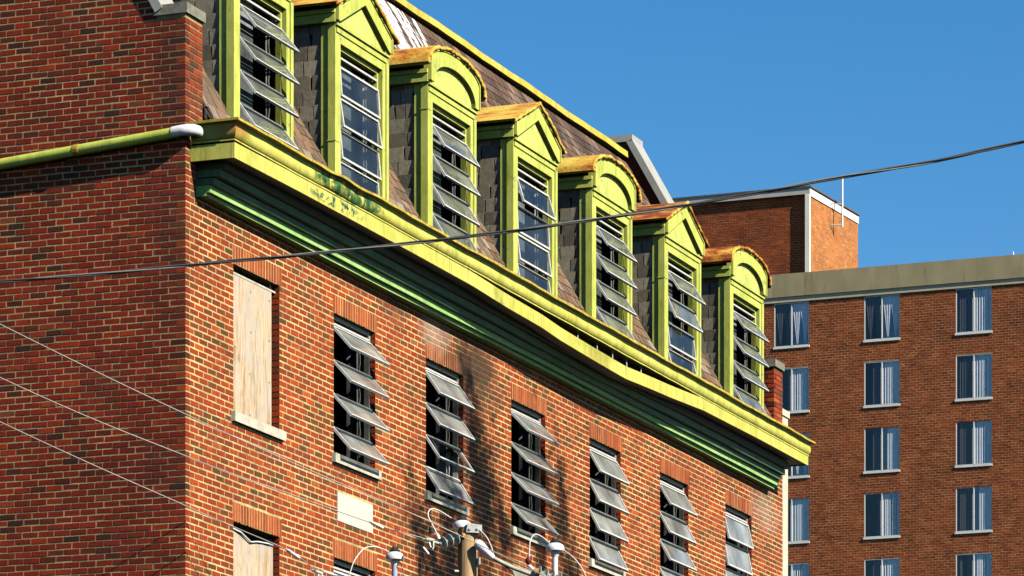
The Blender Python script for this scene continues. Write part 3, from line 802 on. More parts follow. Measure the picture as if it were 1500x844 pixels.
    b.add(vs, [(0, q+2, q+1) for q in range(len(pts)-1)]); b.build('tympanum', M_pale, d)
    # tin roof
    b = MB(); th_ = .022
    if tri:
        prof = []
        for q in range(13):
            f = q/12; x = c - hw - .03 + f*(2*hw + .06); prof.append((x, 15.508 - abs(x - c)/(hw + .03)*.415))
    else: prof = [(c + (hw + .035)*math.cos(t), 15.095 + .335*max(0, math.sin(t))**.85) for t in th]
    lo = []; hi = []
    for q, (x, z) in enumerate(prof):
        dz = 0; yb = max(.3, yr(z) - DY + .12)
        jf = random.uniform(-.010, .010)
        lo.append(((x, -.075 + jf, z), (x, yb, z + .01)))
        nx = (x - c)*.028/hw; hi.append(((x + nx, -.082 + jf, z + th_ + random.uniform(-.004, .012)), (x + nx, yb, z + th_ + .012)))
    v = []; fs = []
    for a_, h_ in zip(lo, hi): v += [a_[0], a_[1], h_[0], h_[1]]
    for q in range(len(prof)-1):
        p = q*4; r_ = p + 4
        fs += [(p, r_, r_+1, p+1), (p+2, p+3, r_+3, r_+2), (p, p+2, r_+2, r_)]
    fs += [(0, 1, 3, 2), (len(v)-4, len(v)-2, len(v)-1, len(v)-3)]
    b.add(v, fs)
    ro = b.build('tin_roof', M_rust, d, smooth_deg=35); ro['rust'] = RUSTV[i]
    # rolled rusty edge over the front, lumpy
    b = MB(); pts = []; rr = []
    for q in range(len(prof)-1):
        for f in (0, .34, .67):
            x = prof[q][0] + (prof[q+1][0]-prof[q][0])*f; z = prof[q][1] + (prof[q+1][1]-prof[q][1])*f
            pts.append((x, -.066 + random.uniform(-.008, .008), z + .008 + random.uniform(-.008, .008))); rr.append(random.uniform(.018, .030))
    b.tube(pts, rr, 7); ed = b.build('rolled_edge', M_rust, d, smooth=True); ed['rust'] = RUSTV[i]*.62
    # window and what stands behind it
    x0, x1 = .15, W_ - .16
    frame(d, x0 + .006, x1 - .006, 13.105, 14.73, .05, .11, .04, [14.50 - .35*k + .006 for k in range(4)], M_green, top=.135)
    pm = P_dor
    sashes(d, x0 + .04, .04, 14.50, .35, DA[i], S_dor, pm)
    crank(d, x1, 13.12, 14.6, .17)
    b = MB(); b.box(x0 - .05, x0 + .80, .22, .25, 13.0, 14.73, 0); b.box(x1 - .22, x1 + .03, .56, .60, 13.0, 14.73, 1); b.box(x0 - .07, x1 + .07, .12, .6, 14.735, 14.77, 1); b.box(x0 - .07, x1 + .07, .12, .9, 13.0, 13.03, 1); b.box(x0 - .07, x1 + .07, .88, .9, 13.03, 14.735, 1)
    b.build('inner_lining', [M_plaster, M_void], d)
for i, s in enumerate(DS): dormer(i, s)

# small fittings of the old building
b = MB(); y0, z0, y1, z1 = 0.06, 12.825, 4.6, 12.41
b.prism([(-.125, 0), (-.01, 0), (-.01, .118), (-.125, .118)], 'y', 0, 1)
pipe = MB(); zz = lambda y: 12.84 - .072*y
for ya, yb in ((.05, 1.215), (1.225, 2.9), (2.91, 4.6)):
    pipe.tube([(-.068, ya, zz(ya)), (-.068, yb, zz(yb))], .058, 14)
M_pipe = paint('pipe_paint', (.46, .52, .07), (.54, .58, .10), (.2, .2, .04), .5)
pp = pipe.build('drain_pipe', M_pipe, old, smooth_deg=40)
b = MB(); b.tube([(-.068, 1.19, zz(1.19)), (-.068, 1.25, zz(1.25))], .065, 14); M_rb = plain('rusty_band', (.36, .22, .03), .8, .5, 20); b.build('joint_band', M_rb, pp)
b = MB(); e0 = Vector((-.075, .10, 12.835)); b.tube([(-.075, .11, 12.838), (-.08, .0, 12.846), (-.072, -.06, 12.85), (-.03, -.105, 12.855), (.03, -.12, 12.855), (.07, -.12, 12.85)], .058, 14)
b.build('elbow', M_wpvc, pp, smooth_deg=40)['label'] = 'white plastic elbow'
b = MB(); b.tube([(13.52, .02, 13.0), (13.53, .02, 14.2), (13.525, .03, 14.95)], .026, 8); b.build('conduit', M_steel, old, smooth_deg=40)
random.seed(5)
b = MB()                                                            # crumpled flashing at the foot of the pier
for q in range(16):
    x, y, z = random.uniform(.42, .62), random.uniform(-.25, -.05), random.uniform(12.93, 13.04)
    b.add([(x + random.uniform(-.09, .09), y + random.uniform(-.07, .07), z + random.uniform(-.05, .06)) for _ in range(3)], [(0, 1, 2)])
b.build('torn_flashing', plain('torn_flashing', (.52, .50, .46), .7, .4, 20), old)

# ------------------------------------------------------------------ cream wall behind the far end
def cr(name, c):
    g = G(name); n = g.noise(2.5, 4); return g.done(g.mix(1.0, c, g.ramp(n, [(.3, .93), (.7, 1.05)]), 'MULTIPLY'), .85)
M_cream = cr('cream_render', (.52, .47, .36))
nb = tag(empty('rendered_building', (CX + UX*20.16, CY + UY*20.16, 0), RZ), 'narrow cream rendered building tucked behind the far end of the brick one', 'building')
b = MB(); b.box(.01, .62, .12, 9, 0, 13.50); b.build('wall', M_cream, nb)
b = MB(); b.box(-.005, .65, .10, 9.02, 13.505, 13.60); b.build('coping', M_cream, nb)

# ------------------------------------------------------------------ apartment block (own coordinates: x along the face, y into it)
FBR = [(0, (.13, .030, .008)), (.3, (.21, .042, .009)), (.6, (.26, .052, .010)), (.85, (.30, .066, .014)), (1, (.35, .10, .024))]
M_fbrick = brick_mat('apartment_brick', FBR, None, far, 8, (.75, 1.2))
M_fmort = mortar('apartment_mortar', (.36, .18, .075), (.50, .26, .115), None, far)
FT0, FT1 = -14.0, 14.0
FCOL = [-7.59, -3.785, .025, 3.84, 7.65]; FW = 1.48
FROW = [37.115 - 2.652*k for k in range(5)]; FHT = 1.82
fh = [(t, t + FW, z, z + FHT) for t in FCOL for z in FROW]
wall = MB()
xs = sorted({FT0, FT1} | {v for h in fh for v in h[:2]}); zs = sorted({0.0, 39.2} | {v for h in fh for v in h[2:]})
for x0, x1 in zip(xs, xs[1:]):
    for z0, z1 in zip(zs, zs[1:]):
        if any(h[0] < (x0+x1)/2 < h[1] and h[2] < (z0+z1)/2 < h[3] for h in fh): continue
        wall.add([(x0, .004, z0), (x1, .004, z0), (x1, .004, z1), (x0, .004, z1)], [(0, 1, 2, 3)])
for h in fh:
    x0, x1, z0, z1 = h
    for v in ([(x0, .012, z0), (x0, .3, z0), (x0, .3, z1), (x0, .012, z1)], [(x1, .3, z0), (x1, .012, z0), (x1, .012, z1), (x1, .3, z1)], [(x0, .012, z1), (x0, .3, z1), (x1, .3, z1), (x1, .012, z1)], [(x0, .012, z0), (x1, .012, z0), (x1, .3, z0), (x0, .3, z0)]):
        wall.add(v, [(0, 1, 2, 3)])
wall.add([(FT0, .012, 0), (FT0, 16, 0), (FT0, 16, 39.2), (FT0, .012, 39.2)], [(0, 3, 2, 1)]); wall.add([(FT1, .012, 0), (FT1, 16, 0), (FT1, 16, 39.2), (FT1, .012, 39.2)], [(0, 1, 2, 3)])
wall.add([(FT0, 16, 0), (FT1, 16, 0), (FT1, 16, 39.2), (FT0, 16, 39.2)], [(3, 2, 1, 0)]); wall.add([(FT0, .3, 39.2), (FT1, .3, 39.2), (FT1, 16, 39.2), (FT0, 16, 39.2)], [(0, 1, 2, 3)])
fwall = wall.build('wall', M_fmort, far)
mb = MB(); random.seed(21)
for k, a0, a1, z0, z1 in courses(lambda k, z: -9.0, lambda k, z: 10.5, 25.5, 38.95, .262, fh, .025, .1052, 38.95):
    brick_box(mb, T_front, a0, a1, z0, z1, min(1, max(0, random.gauss(.5, .22))), .08, jit=1.6, cham=.004)
mb.build('brickwork', M_fbrick, fwall, kind='stuff')
def conc():
    g = G('parapet_concrete', far); n = g.noise(1.2, 5, g.scaled(1, 1, .35), .65); n2 = g.noise(3.5, 4, g.scaled(1, 1, .12), .6)
    c = g.ramp(n, [(.3, (.27, .225, .12)), (.7, (.40, .34, .20))]); c = g.mix(g.ramp(n2, [(.55, 0.0), (.75, .6)]), c, (.10, .09, .07))
    g.bump(n, .2, .02); return g.done(c, .9)
M_conc = conc(); M_band = plain('concrete_band', (.48, .42, .29), .9, .12, 2, 0, far)
b = MB(); b.box(FT0 - .1, FT1 + .1, -.10, .35, 39.17, 40.10); b.build('parapet', M_conc, far)
b = MB(); b.box(FT0 - .1, FT1 + .1, -.05, .3, 38.955, 39.165); b.build('parapet_band', M_band, far)
M_fframe = plain('window_frame_pale', (.66, .66, .63), .5, .08, 4, 0, far); M_fsill = plain('pale_sill', (.74, .72, .66), .8, .1, 3, 0, far)
def far_glass(name, tint, gloss):
    g = G(name, far); tr = g.n('ShaderNodeBsdfTransparent'); tr.inputs[0].default_value = (*tint, 1)
    gl = g.n('ShaderNodeBsdfGlossy'); gl.inputs['Roughness'].default_value = .02; gl.inputs['Color'].default_value = (1, .95, .9, 1)
    m = g.n('ShaderNodeMixShader'); m.inputs[0].default_value = gloss; g.t.links.new(tr.outputs[0], m.inputs[1]); g.t.links.new(gl.outputs[0], m.inputs[2])
    g.t.links.new(m.outputs[0], g.out.inputs['Surface']); return g.m
M_fg = far_glass('apartment_glass', (.92, .93, .95), .09); M_fs = far_glass('apartment_screened_glass', (.52, .52, .53), .05)
M_blind = plain('pale_blind', (.80, .78, .74), .9, .12, 2, 0, far, bump=0); M_curt = plain('pale_curtain', (.80, .78, .74), .9, .2, 2, 0, far, bump=0)
M_fdark = plain('apartment_room', (.03, .032, .04), .9, .3, 2, 0, far)
random.seed(4)
STY = {(1, 0): 'tied', (2, 0): 'tied', (2, 2): 'part', (2, 3): 'open', (3, 3): 'part'}
for ci, t in enumerate(FCOL):
    for ri, z in enumerate(FROW):
        wv = empty('window'); wv.parent = far
        sty = STY.get((ci, ri), random.choice(('blind', 'blind', 'open', 'part', 'tied')) if ci in (0, 4) or ri == 4 or ci == 1 else 'blind')
        b = MB(); y0, y1 = .012, .062; f = .035
        b.box(t, t+f, y0, y1, z+.05, z+FHT); b.box(t+FW-f, t+FW, y0, y1, z+.05, z+FHT); b.box(t+f, t+FW-f, y0, y1, z+FHT-f, z+FHT); b.box(t+f, t+FW-f, y0, y1, z+.05, z+.05+f)
        xm = t + FW*.5; b.box(xm-.022, xm+.022, y0-.006, y1, z+.05+f, z+FHT-f); b.build('frame', M_fframe, wv)
        b = MB(); b.box(t-.03, t+FW+.03, -.045, .12, z-.035, z+.052); b.build('sill', M_fsill, wv)
        b = MB(); b.box(t+f, xm-.03, .036, .040, z+.05+f, z+FHT-f); b.build('pane', M_fs, wv)
        b = MB(); b.box(xm+.03, t+FW-f, .026, .030, z+.05+f, z+FHT-f); b.build('pane', M_fg, wv)
        b = MB(); zA, zB = z + .09, z + FHT - .03
        if sty in ('blind', 'open', 'part'):
            x = t + .05
            while x < t + FW - .09:
                skip = (x < t + .08 + .1*((ci*7 + ri*3) % 3)) or (sty == 'open' and x < xm - .25 and random.random() < .75) or (sty == 'part' and xm - .02 < x < xm + .12)
                if not skip:
                    a_ = random.uniform(.1, .9) * (1.5 if sty == 'open' else 1); wd = .105
                    dx, dy = wd*math.cos(a_), wd*math.sin(a_)
                    b.add([(x, .085, zA), (x+dx, .085+dy*.6, zA), (x+dx, .085+dy*.6, zB), (x, .085, zB)], [(0, 1, 2, 3)])
                x += .1
            b.build('blind', M_blind, wv)
        else:
            for xc, half in ((t + .24, .20), (t + .56, .20), (xm + .22, .20), (xm + .54, .20)):
                n = 6
                for q in range(n):
                    xa, xb = xc - half + 2*half*q/n, xc - half + 2*half*(q+1)/n
                    fa = lambda x: xc + (x - xc)*.18 + .02
                    ya, yb = (.085 + .02*(q % 2)), (.085 + .02*((q+1) % 2))
                    b.add([(fa(xa), ya, zA + .06), (fa(xb), yb, zA + .06), (xb, yb, zB), (xa, ya, zB)], [(0, 1, 2, 3)])
            b.build('curtain', M_curt, wv)
        b = MB(); b.box(t, t+FW, .42, .44, z, z+FHT); b.build('dark_room', M_fdark, wv)
# roof-top stair tower
sq = (3036/F) / math.hypot(3036/F, 1), 1 / math.hypot(3036/F, 1)      # its sunlit side runs a little off the grid
ex_, ey_ = -WX, -WY
def to_far(dx, dy): return dx*ex_ + dy*ey_, dx*UX + dy*UY
sd = to_far(*sq)
A = (-3.187, 3.0); L1, L2 = 9.0, 5.45
B0 = (A[0] + sd[0]*L2, A[1] + sd[1]*L2); C0 = (A[0] - L1, A[1]); D1 = (B0[0] - L1, B0[1])
st = empty('stair_tower'); st.parent = far
b = MB(); b.prism([(A[0]-.004, A[1]+.006), (B0[0]-.004, B0[1]), (D1[0], D1[1]), (C0[0], C0[1]+.004)], 'z', 39.2, 44.0)
b.build('wall', M_fmort, st)
mb = MB()
for k, a0, a1, z0, z1 in courses(lambda k, z: A[0] - L1, lambda k, z: A[0], 39.6, 44.0, .262, [], .018, .1052, 44.0):
    brick_box(mb, lambda a, o_, z: (a, A[1] - o_, z), a0, a1, z0, z1, min(1, max(0, random.gauss(.5, .15))), .08, jit=1.4)
mb.build('brickwork', M_fbrick, st, kind='stuff')
nrm = (sd[1], -sd[0])
mb = MB()
for k, a0, a1, z0, z1 in courses(lambda k, z: 0.0, lambda k, z: L2, 39.6, 44.0, .262, [], .024, .1052, 44.0):
    brick_box(mb, lambda a, o_, z: (A[0] + sd[0]*a + nrm[0]*o_, A[1] + sd[1]*a + nrm[1]*o_, z), a0, a1, z0, z1, min(1, max(0, random.gauss(.6, .15))), .08, jit=1.4)
M_tb = brick_mat('tower_sunny_brick', [(p, (r*1.6, q*2.7, bb*3.4)) for p, (r, q, bb) in FBR], None, far, 8, (.8, 1.15))  # brighter copy of the apartment brick, sunlight put into the colour
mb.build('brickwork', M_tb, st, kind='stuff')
ov = .10
def off_poly(o1, o2):
    a = (A[0] + nrm[0]*o2, A[1] - o1); bb = (B0[0] + nrm[0]*o2, B0[1] + nrm[1]*o2); return [(a[0] + .0, a[1]), (bb[0], bb[1]), (D1[0], D1[1]), (C0[0], C0[1] - o1)]
M_tm = plain('tower_metal_trim', (.44, .44, .40), .5, .1, 2, 0, far)
M_tw = plain('tower_pale_band', (.80, .74, .62), .8, .06, 2, 0, far)
b = MB(); b.prism(off_poly(.16, .03), 'z', 44.0, 44.26); b.build('roof_trim', [M_tm], st)
b = MB(); b.add([(A[0] + nrm[0]*.036 + sd[0]*a, A[1] - .12 * (a == 0) + nrm[1]*.036 + sd[1]*a, z) for a, z in ((0.0, 43.93), (L2, 43.93), (L2, 44.20), (0.0, 44.20))], [(0, 1, 2, 3)]); b.build('pale_band', M_tw, st)
b = MB(); p1 = off_poly(.2, .09); b.prism(p1, 'z', 44.265, 44.33); b.build('roof_edge', plain('dark_roof_edge', (.10, .10, .10), .8, .2, 3, 0, far), st)
b = MB(); b.box(A[0] - .17, A[0] + .02, A[1] - .19, A[1] - .02, 39.3, 44.0); b.build('corner_pipe', M_tw, st)

def far_world(x, y, z): return Vector((FX + ex_*x + UX*y, FY + ey_*x + UY*y, z))
def mast(name, label, p, h, r, bracket=None, group=None):
    t = tag(empty(name, p), label, 'antenna', group)
    b = MB(); b.tube([(0, 0, 0), (0, 0, h)], r, 8); b.build('mast', M_wpvc, t, smooth_deg=40)
    if bracket:
        b = MB()
        for z, (dx, dy) in bracket: b.tube([(0, 0, z), (dx, dy, z)], .025, 5)
        b.build('bracket', M_steel, t)
pa = 2.55; pm_ = far_world(A[0] + sd[0]*pa + nrm[0]*.42, A[1] + sd[1]*pa + nrm[1]*.42, 43.15)
bd = far_world(A[0] + sd[0]*(pa - .35), A[1] + sd[1]*(pa - .35), 0) - pm_
mast('antenna_mast', 'thin white antenna mast bracketed to the sunlit stair tower wall', pm_, 2.15, .042, [(.08, (bd.x, bd.y)), (.95, (bd.x, bd.y))])
mast('antenna_mast', 'slim white antenna standing on the apartment block roof behind the parapet', far_world(5.62, 2.2, 39.2), 1.55, .035)
t = tag(empty('roof_vent', far_world(2.55, 1.2, 39.2)), 'small twin metal vent peeping over the concrete parapet', 'vent')
b = MB(); b.tube([(-.08, 0, 0), (-.08, 0, 1.02)], .05, 8); b.tube([(.12, .05, 0), (.12, .05, 1.06)], .05, 8); b.build('vent_pipe', M_coping, t, smooth_deg=40)

# ------------------------------------------------------------------ utility pole with its line hardware
PY = 45.5
pole = tag(empty('utility_pole', at(685, 1790, PY) - Vector((0, 0, EYE))), 'weathered wooden utility pole in front of the brick facade', 'utility pole')
pw = pole.location.copy(); L = lambda px, py, Y=PY: at(px, py, Y) - pw
def wood():
    g = G('pole_wood', pole); n = g.noise(4, 5, g.scaled(8, 8, .35), .65)
    c = g.ramp(n, [(.32, (.09, .05, .03)), (.46, (.34, .20, .10)), (.58, (.50, .31, .15)), (.72, (.30, .18, .10))]); g.bump(n, .6, .015); return g.done(c, .85)
M_pole = wood()
M_porc = plain('white_porcelain', (.72, .68, .70), .35, .08, 12, 0, pole, .5)
M_gins = plain('grey_green_insulator', (.28, .32, .28), .3, .2, 12, 0, pole, .5)
M_black = plain('black_rubber', (.02, .02, .022), .6, .2, 12, 0, pole)
M_wire = plain('bare_wire', (.34, .32, .28), .5, .15, 15, .3, pole); M_jump = plain('white_jumper_cable', (.66, .64, .58), .5, .1, 15, 0, pole)
M_blue = plain('blue_grey_post', (.33, .38, .50), .5, .15, 12, 0, pole); M_ochre = plain('rusty_clamp', (.45, .20, .05), .7, .3, 30, 0, pole)
M_galv = plain('galvanised_bracket', (.60, .58, .53), .5, .2, 16, .2, pole)
b = MB(); n = 18; top = L(685, 775).z; rings = []
for k in range(13):
    zz_ = top*k/12; r_ = .165 - .062*k/12
    rings.append((r_, zz_))
b.lathe(rings + [(.02, top + .012)], (0, 0, 0), 18); b.build('post', M_pole, pole, smooth_deg=50)
b = MB(); b.box(-.75, 1.12, -.16, -.05, 7.96, 8.08); b.build('crossarm', M_pole, pole)
p = L(695, 776); b = MB(); b.prism([(p.x - .085, p.z - .045), (p.x + .075, p.z - .055), (p.x + .08, p.z + .03), (p.x - .07, p.z + .055)], 'y', -.12, .06)
for dx in (-.045, .035): b.lathe([(.014, 0), (.014, .012), (.002, .014)], (p.x + dx, -.121, p.z - .01 + .02*dx), 8, 0, (0, -1, 0))
b.build('top_bracket', M_galv, pole)
def arrester(px, py, post=None, k=1.0):
    p = L(px, py); q = empty('arrester'); q.parent = pole; q.location = p
    b = MB(); b.lathe([(.03, -.10), (.045, -.06), (.05, -.045), (.095, -.03), (.10, -.005), (.088, .03), (.055, .05), (.03, .055), (.001, .056)], (0, 0, 0), 20); b.build('cap', M_porc, q, smooth_deg=50)
    b = MB(); b.lathe([(.055, .05), (.058, .065), (.05, .07), (.035, .09), (.03, .10), (.001, .102)], (0, 0, 0), 14)
    for a_ in (0, 2.1, 4.2): b.lathe([(.010, .07), (.010, .11), (.001, .112)], (.03*math.cos(a_), .03*math.sin(a_), 0), 6)
    b.build('terminal', M_black, q, smooth_deg=50)
    if post: b = MB(); b.tube([(0, 0, -.09), (0, 0, 8.08 - p.z)], .030*k, 12); b.build('post', post, q, smooth_deg=40)
    return p
a1 = arrester(677, 770); a2 = arrester(813, 803, M_porc); a3 = arrester(578, 816, M_blue)
b = MB(); b.tube([(a1.x, 0, a1.z - .09), (p.x - .05, 0, p.z)], .028, 8); b.build('bracket_arm', M_galv, pole)
def discs(pts, n, r, mat):
    A_, B_ = Vector(pts[0]), Vector(pts[1]); ax = (B_ - A_); l = ax.length; s_ = empty('strain_insulator'); s_.parent = pole
    for k in range(n):
        c_ = A_ + ax * ((k + .5)/n); b = MB(); h = l/n
        b.lathe([(.018, -h*.5), (.03, -h*.3), (r, -h*.05), (r*1.02, h*.06), (r*.55, h*.16), (.022, h*.3), (.018, h*.5)], c_, 18, 0, ax); b.build('disc', mat, s_, smooth_deg=60)
    return s_
i1 = (L(672, 787, PY - .10), L(644, 797, PY - .25)); discs(i1, 3, .072, M_gins)
i2 = (L(823, 850, PY - .05), L(783, 836, PY - .2)); discs(i2, 4, .07, M_gins)
b = MB(); b.lathe([(.02, 0), (.05, .01), (.055, .06), (.03, .25), (.02, .27)], L(698, 795, PY - .12), 14, 0, L(722, 817, PY - .2) - L(698, 795, PY - .12)); b.build('spool_insulator', M_porc, pole, smooth_deg=50)
def clamp(c_, par_dir, nm='clamp', mat=M_galv):
    b = MB(); d = Vector(par_dir).normalized(); s2 = Vector(c_)
    b.tube([s2 - d*.06, s2, s2 + d*.06], [.012, .024, .012], 8); b.tube([s2, s2 + Vector((.02, -.01, -.08))], .009, 6); b.tube([s2 + d*.05, s2 + d*.05 + Vector((.0, -.01, -.075)), s2 + d*.02 + Vector((.02, -.01, -.10))], .009, 6)
    b.build(nm, mat, pole, smooth_deg=50)
c1 = L(628, 791, PY - .33); clamp(c1, (1, 0, -.05))
b = MB(); b.tube([c1, L(643, 796, PY - .26)], .011, 6); b.tube([L(620, 802, PY - .33), L(628, 812, PY - .33)], .012, 6); b.tube([L(643, 790, PY - .25), L(640, 783, PY - .25)], .022, 8); b.build('dead_end_fitting', M_galv, pole, smooth_deg=50)
b = MB(); b.lathe([(.03, 0), (.03, .05), (.01, .06)], L(632, 781, PY - .26), 10); b.build('cover', M_black, pole, smooth_deg=50)
b = MB(); b.lathe([(.02, -.03), (.035, 0), (.035, .03), (.01, .05)], L(774, 823, PY - .2), 10); b.build('cover', plain('dark_red_cover', (.12, .015, .02), .5, .2, 10, 0, pole), pole, smooth_deg=50)
b = MB(); b.tube([L(775, 829, PY - .2), L(785, 838, PY - .2)], .02, 8); b.build('dead_end_fitting', M_porc, pole, smooth_deg=50)
b = MB(); b.tube([L(783, 838, PY - .22), L(789, 838, PY - .22)], .04, 8); b.build('bolt', M_ochre, pole, smooth_deg=50); b = MB(); b.tube([L(676, 785, PY - .12), L(680, 785, PY - .1)], .03, 8); b.build('bolt', M_ochre, pole, smooth_deg=50)
b = MB(); q1, q2 = L(748, 828, PY - .2), L(800, 852, PY - .2)
b.prism([(q1.x, q1.z), (q2.x, q1.z - .10), (q2.x, q2.z - .1), (q1.x + .10, q2.z - .1)], 'y', q1.y - .01, q1.y + .03); b.build('gusset_plate', M_stone, pole)
b = MB(); b.tube([L(722, 817, PY - .2), L(735, 824, PY - .2), L(752, 832, PY - .2), L(790, 846, PY - .2)], .022, 8); b.build('arm_brace', M_stone, pole, smooth_deg=50)
def cable(name, pts, r, mat, par=pole, sm=12):
    "smooth curve through points"
    P = [Vector(p) for p in pts]; P = [P[0]*2 - P[1]] + P + [P[-1]*2 - P[-2]]; out = []
    for i in range(1, len(P)-2):
        for k in range(sm):
            t = k/sm; a_, b_, c_, d_ = P[i-1:i+3]
            out.append(.5*((2*b_) + (c_-a_)*t + (2*a_-5*b_+4*c_-d_)*t*t + (3*b_-a_-3*c_+d_)*t**3))
    out.append(P[-2]); b = MB(); b.tube(out, r, 7); return b.build(name, mat, par, smooth=True)
cable('jumper_cable', [L(642, 785, PY-.25), L(634, 770, PY-.25), L(627, 755, PY-.22), L(631, 746, PY-.18), L(643, 748, PY-.1), L(661, 759, PY)], .0064, M_jump)
cable('jumper_cable', [L(682, 764), L(698, 773, PY-.1), L(712, 786, PY-.15), L(720, 802, PY-.2), L(723, 815, PY-.2)], .006, M_jump)
cable('jumper_cable', [L(775, 820, PY-.2), L(775.5, 806, PY-.2), L(777, 792, PY-.18), L(783, 783, PY-.15), L(793, 786, PY-.1), L(804, 795, PY)], .0064, M_jump)
cable('jumper_cable', [L(826, 806), L(840, 817, PY-.1), L(852, 832, PY-.15), L(860, 848, PY-.2)], .0064, M_jump)
cable('jumper_cable', [L(510, 852, PY-.2), L(514, 835, PY-.2), L(520, 820, PY-.18), L(533, 804, PY-.1), L(548, 801, PY-.05), L(566, 806, PY)], .0064, M_jump)
cable('jumper_cable', [L(584, 822), L(590, 833), L(592, 850)], .006, M_wire)
cable('jumper_cable', [L(628, 804, PY-.33), L(619, 825, PY-.33), L(612, 850, PY-.3)], .006, M_black)
cable('jumper_cable', [L(724, 820, PY-.2), L(737, 828, PY-.2), L(748, 836, PY-.2), L(757, 850, PY-.2)], .007, M_black)
p5 = L(465, 838, PY - .3); clamp(p5, (1, 0, -.35)); p6 = L(466, 834, PY - .3)
b = MB(); b.tube([L(470, 836, PY-.3), L(500, 846, PY-.25), L(560, 852, PY-.1)], .012, 6); b.build('dead_end_fitting', M_galv, pole, smooth_deg=50)
for px in (690,):
    b = MB(); b.box(L(px, 0).x + .07, L(px, 0).x + .10, -.06, .02, L(0, 828).z, L(0, 818).z); b.build('step_plate', M_galv, pole); b = MB(); b.lathe([(.012, 0), (.012, .05), (.002, .055)], (-.09, -.05, L(0, 838).z), 8, 0, (-1, -.4, 0)); b.build('step_bolt', M_galv, pole)

# ------------------------------------------------------------------ overhead lines
def line(name, label, pts, rad, mat, cat='wire', group=None):
    b = MB(); b.tube(pts, rad, 6); o = b.build(name, mat, None, smooth=True); return tag(o, label, cat, group)
def curve(ptsY, n=40):
    P = [Vector(p) for p in ptsY]; P = [P[0]*2 - P[1]] + P + [P[-1]*2 - P[-2]]; out = []
    for i in range(1, len(P)-2):
        for k in range(n):
            t = k/n; a_, b_, c_, d_ = P[i-1:i+3]
            out.append(.5*((2*b_) + (c_-a_)*t + (2*a_-5*b_+4*c_-d_)*t*t + (3*b_-a_-3*c_+d_)*t**3))
    out.append(P[-2]); return out
line('power_line', 'thin pale wire running to the disc insulator on the pole', curve([at(-1500, -60, 34), at(-600, 256, 38), at(0, 553, 42), at(272, 668, 43.5), at(420, 722, 44.2), at(550, 768, 44.8), at(629, 791, PY - .33)], 16), .0055, M_wire, 'wire')
line('power_line', 'topmost thin pale wire passing in front of the pole', curve([at(-1500, -290, 34), at(-600, 170, 38), at(0, 475, 42), at(272, 607, 43.5), at(440, 683, 44.2), at(600, 751, 44.8), at(700, 797, 45), at(760, 826, 44.9), at(1100, 985, 44.5)], 16), .0055, M_wire, 'wire')
line('power_line', 'lowest thin pale wire ending at the clamp left of the pole', curve([at(-1500, 0, 34), at(-600, 325, 38), at(0, 618, 42), at(272, 741, 43.5), at(345, 773, 44), at(425, 808, 44.6), at(463, 836, PY - .3)], 16), .0055, M_wire, 'wire')
for pxs, lab in ((((545, 766), (558, 772)), 'grey splice sleeve on the wire below the stone panel'), (((422, 806.5), (436, 816)), 'grey splice sleeve on the lowest thin wire')):
    (xa, ya), (xb, yb) = pxs; Yd = 44.75 if xa > 500 else 44.62
    b = MB(); b.tube([at(xa - 4, ya - 2, Yd), at(xa, ya, Yd), at(xb, yb, Yd), at(xb + 4, yb + 2, Yd)], [.008, .019, .019, .008], 8); tag(b.build('splice_sleeve', M_galv, None, smooth_deg=50), lab, 'splice')
# twisted service cable
mp = [(-700, 470), (0, 413), (140, 402), (272, 389), (467, 371), (640, 352), (800, 332), (1022, 298), (1225, 261), (1500, 207), (2300, 5)]
base = curve([at(x, y, 36.5 - .0006*x) for x, y in mp], 60)
ca = empty('service_cable', base[0]); tag(ca, 'thick twisted dark cable slung across the whole facade and sky', 'cable')
M_cab = plain('black_cable', (.075, .07, .065), .55, .2, 9); M_cab2 = plain('grey_messenger', (.28, .27, .24), .5, .2, 9, .3)
acc = 0; prev = base[0]; strands = [[], [], []]
for p_ in base:
    acc += (p_ - prev).length; prev = p_
    for k in range(3):
        th = acc*3.0 + k*2.094; strands[k].append(p_ - base[0] + Vector((0, .0085*math.cos(th), .0092*math.sin(th))))
for k in range(3):
    b = MB(); b.tube(strands[k], 0.0072 if k else .0070, 6); b.build('strand', M_cab if k else M_cab2, ca, smooth=True)

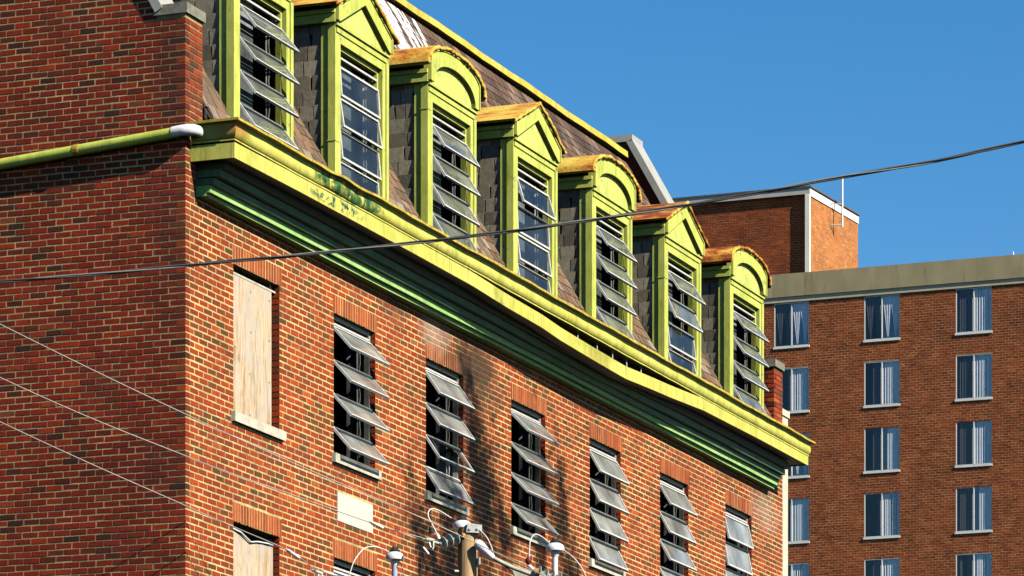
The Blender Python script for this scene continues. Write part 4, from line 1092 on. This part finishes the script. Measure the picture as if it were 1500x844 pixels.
# ------------------------------------------------------------------ street tree across the road (out of the picture, shades the wall)
random.seed(3)
TL = (4.2, -12.0)
def bl(s, y, z): return Vector((UX*s + WX*y, UY*s + WY*y, z))
tree = tag(empty('street_tree', bl(*TL, 0) + Vector((CX, CY, 0))), 'tall sparse street tree opposite the facade', 'tree')
M_bark = plain('bark', (.10, .075, .055), .9, .3, 8); M_leaf = plain('leaves', (.055, .09, .025), .7, .35, 6)
dirl = Vector((ls, ly, lz)); k_ = 12.0 / -ly
spots = []
for (sx, zz_, rs, rz_, dn) in ((8.35, 10.75, .36, .6, 1), (8.6, 10.0, .55, .7, 1), (7.2, 9.6, .6, .45, .7), (6.75, 9.05, .55, .8, 1), (7.0, 8.2, .6, .8, 1), (8.2, 9.0, .5, .6, .6), (10.7, 10.1, .40, .7, 1), (11.1, 9.2, .55, .8, 1), (10.4, 8.9, .35, .6, .7)):
    for q in range(4):
        spots.append((sx + random.uniform(-rs, rs)*.9 + ls*k_ - TL[0], random.uniform(-.8, .8), zz_ + random.uniform(-rz_, rz_)*.9 + lz*k_, rs*.42, rz_*.42, dn))
b = MB(); trunk_top = 15.0
b.tube([(0, 0, 0), bl(.15, .1, 5), bl(.5, 0, 10), bl(.7, .1, trunk_top)], [.36, .27, .19, .12], 12)
for (sx, yy, zz_, rs, rz_, dn) in spots:
    st_ = bl(.6, 0, random.uniform(12.5, 14.8)); mid_ = (st_ + bl(sx, yy, zz_))/2 + Vector((random.uniform(-.3, .3), random.uniform(-.3, .3), -.4))
    b.tube([st_, mid_, bl(sx, yy, zz_)], [.06, .04, .015], 6)
    for q in range(5):
        e = bl(sx + random.gauss(0, rs), yy + random.gauss(0, .5), zz_ + random.gauss(0, rz_)); b.tube([bl(sx, yy, zz_ - .3), e], [.02, .008], 4)
b.build('trunk', M_bark, tree, smooth_deg=60)
b = MB()
for (sx, yy, zz_, rs, rz_, dn) in spots:
    for q in range(int(980*dn*(rs*rz_)/.35)):
        c_ = bl(sx + random.gauss(0, rs*.52), yy + random.gauss(0, .55), zz_ + random.gauss(0, rz_*.52))
        a_ = Vector((random.gauss(0, 1), random.gauss(0, 1), random.gauss(0, 1))).normalized(); e_ = a_.orthogonal().normalized(); f_ = a_.cross(e_); l_ = random.uniform(.05, .10)
        b.add([c_ - e_*l_, c_ + f_*l_*.5, c_ + e_*l_, c_ - f_*l_*.5], [(0, 1, 2, 3)])
b.build('crown', M_leaf, tree, kind='stuff')
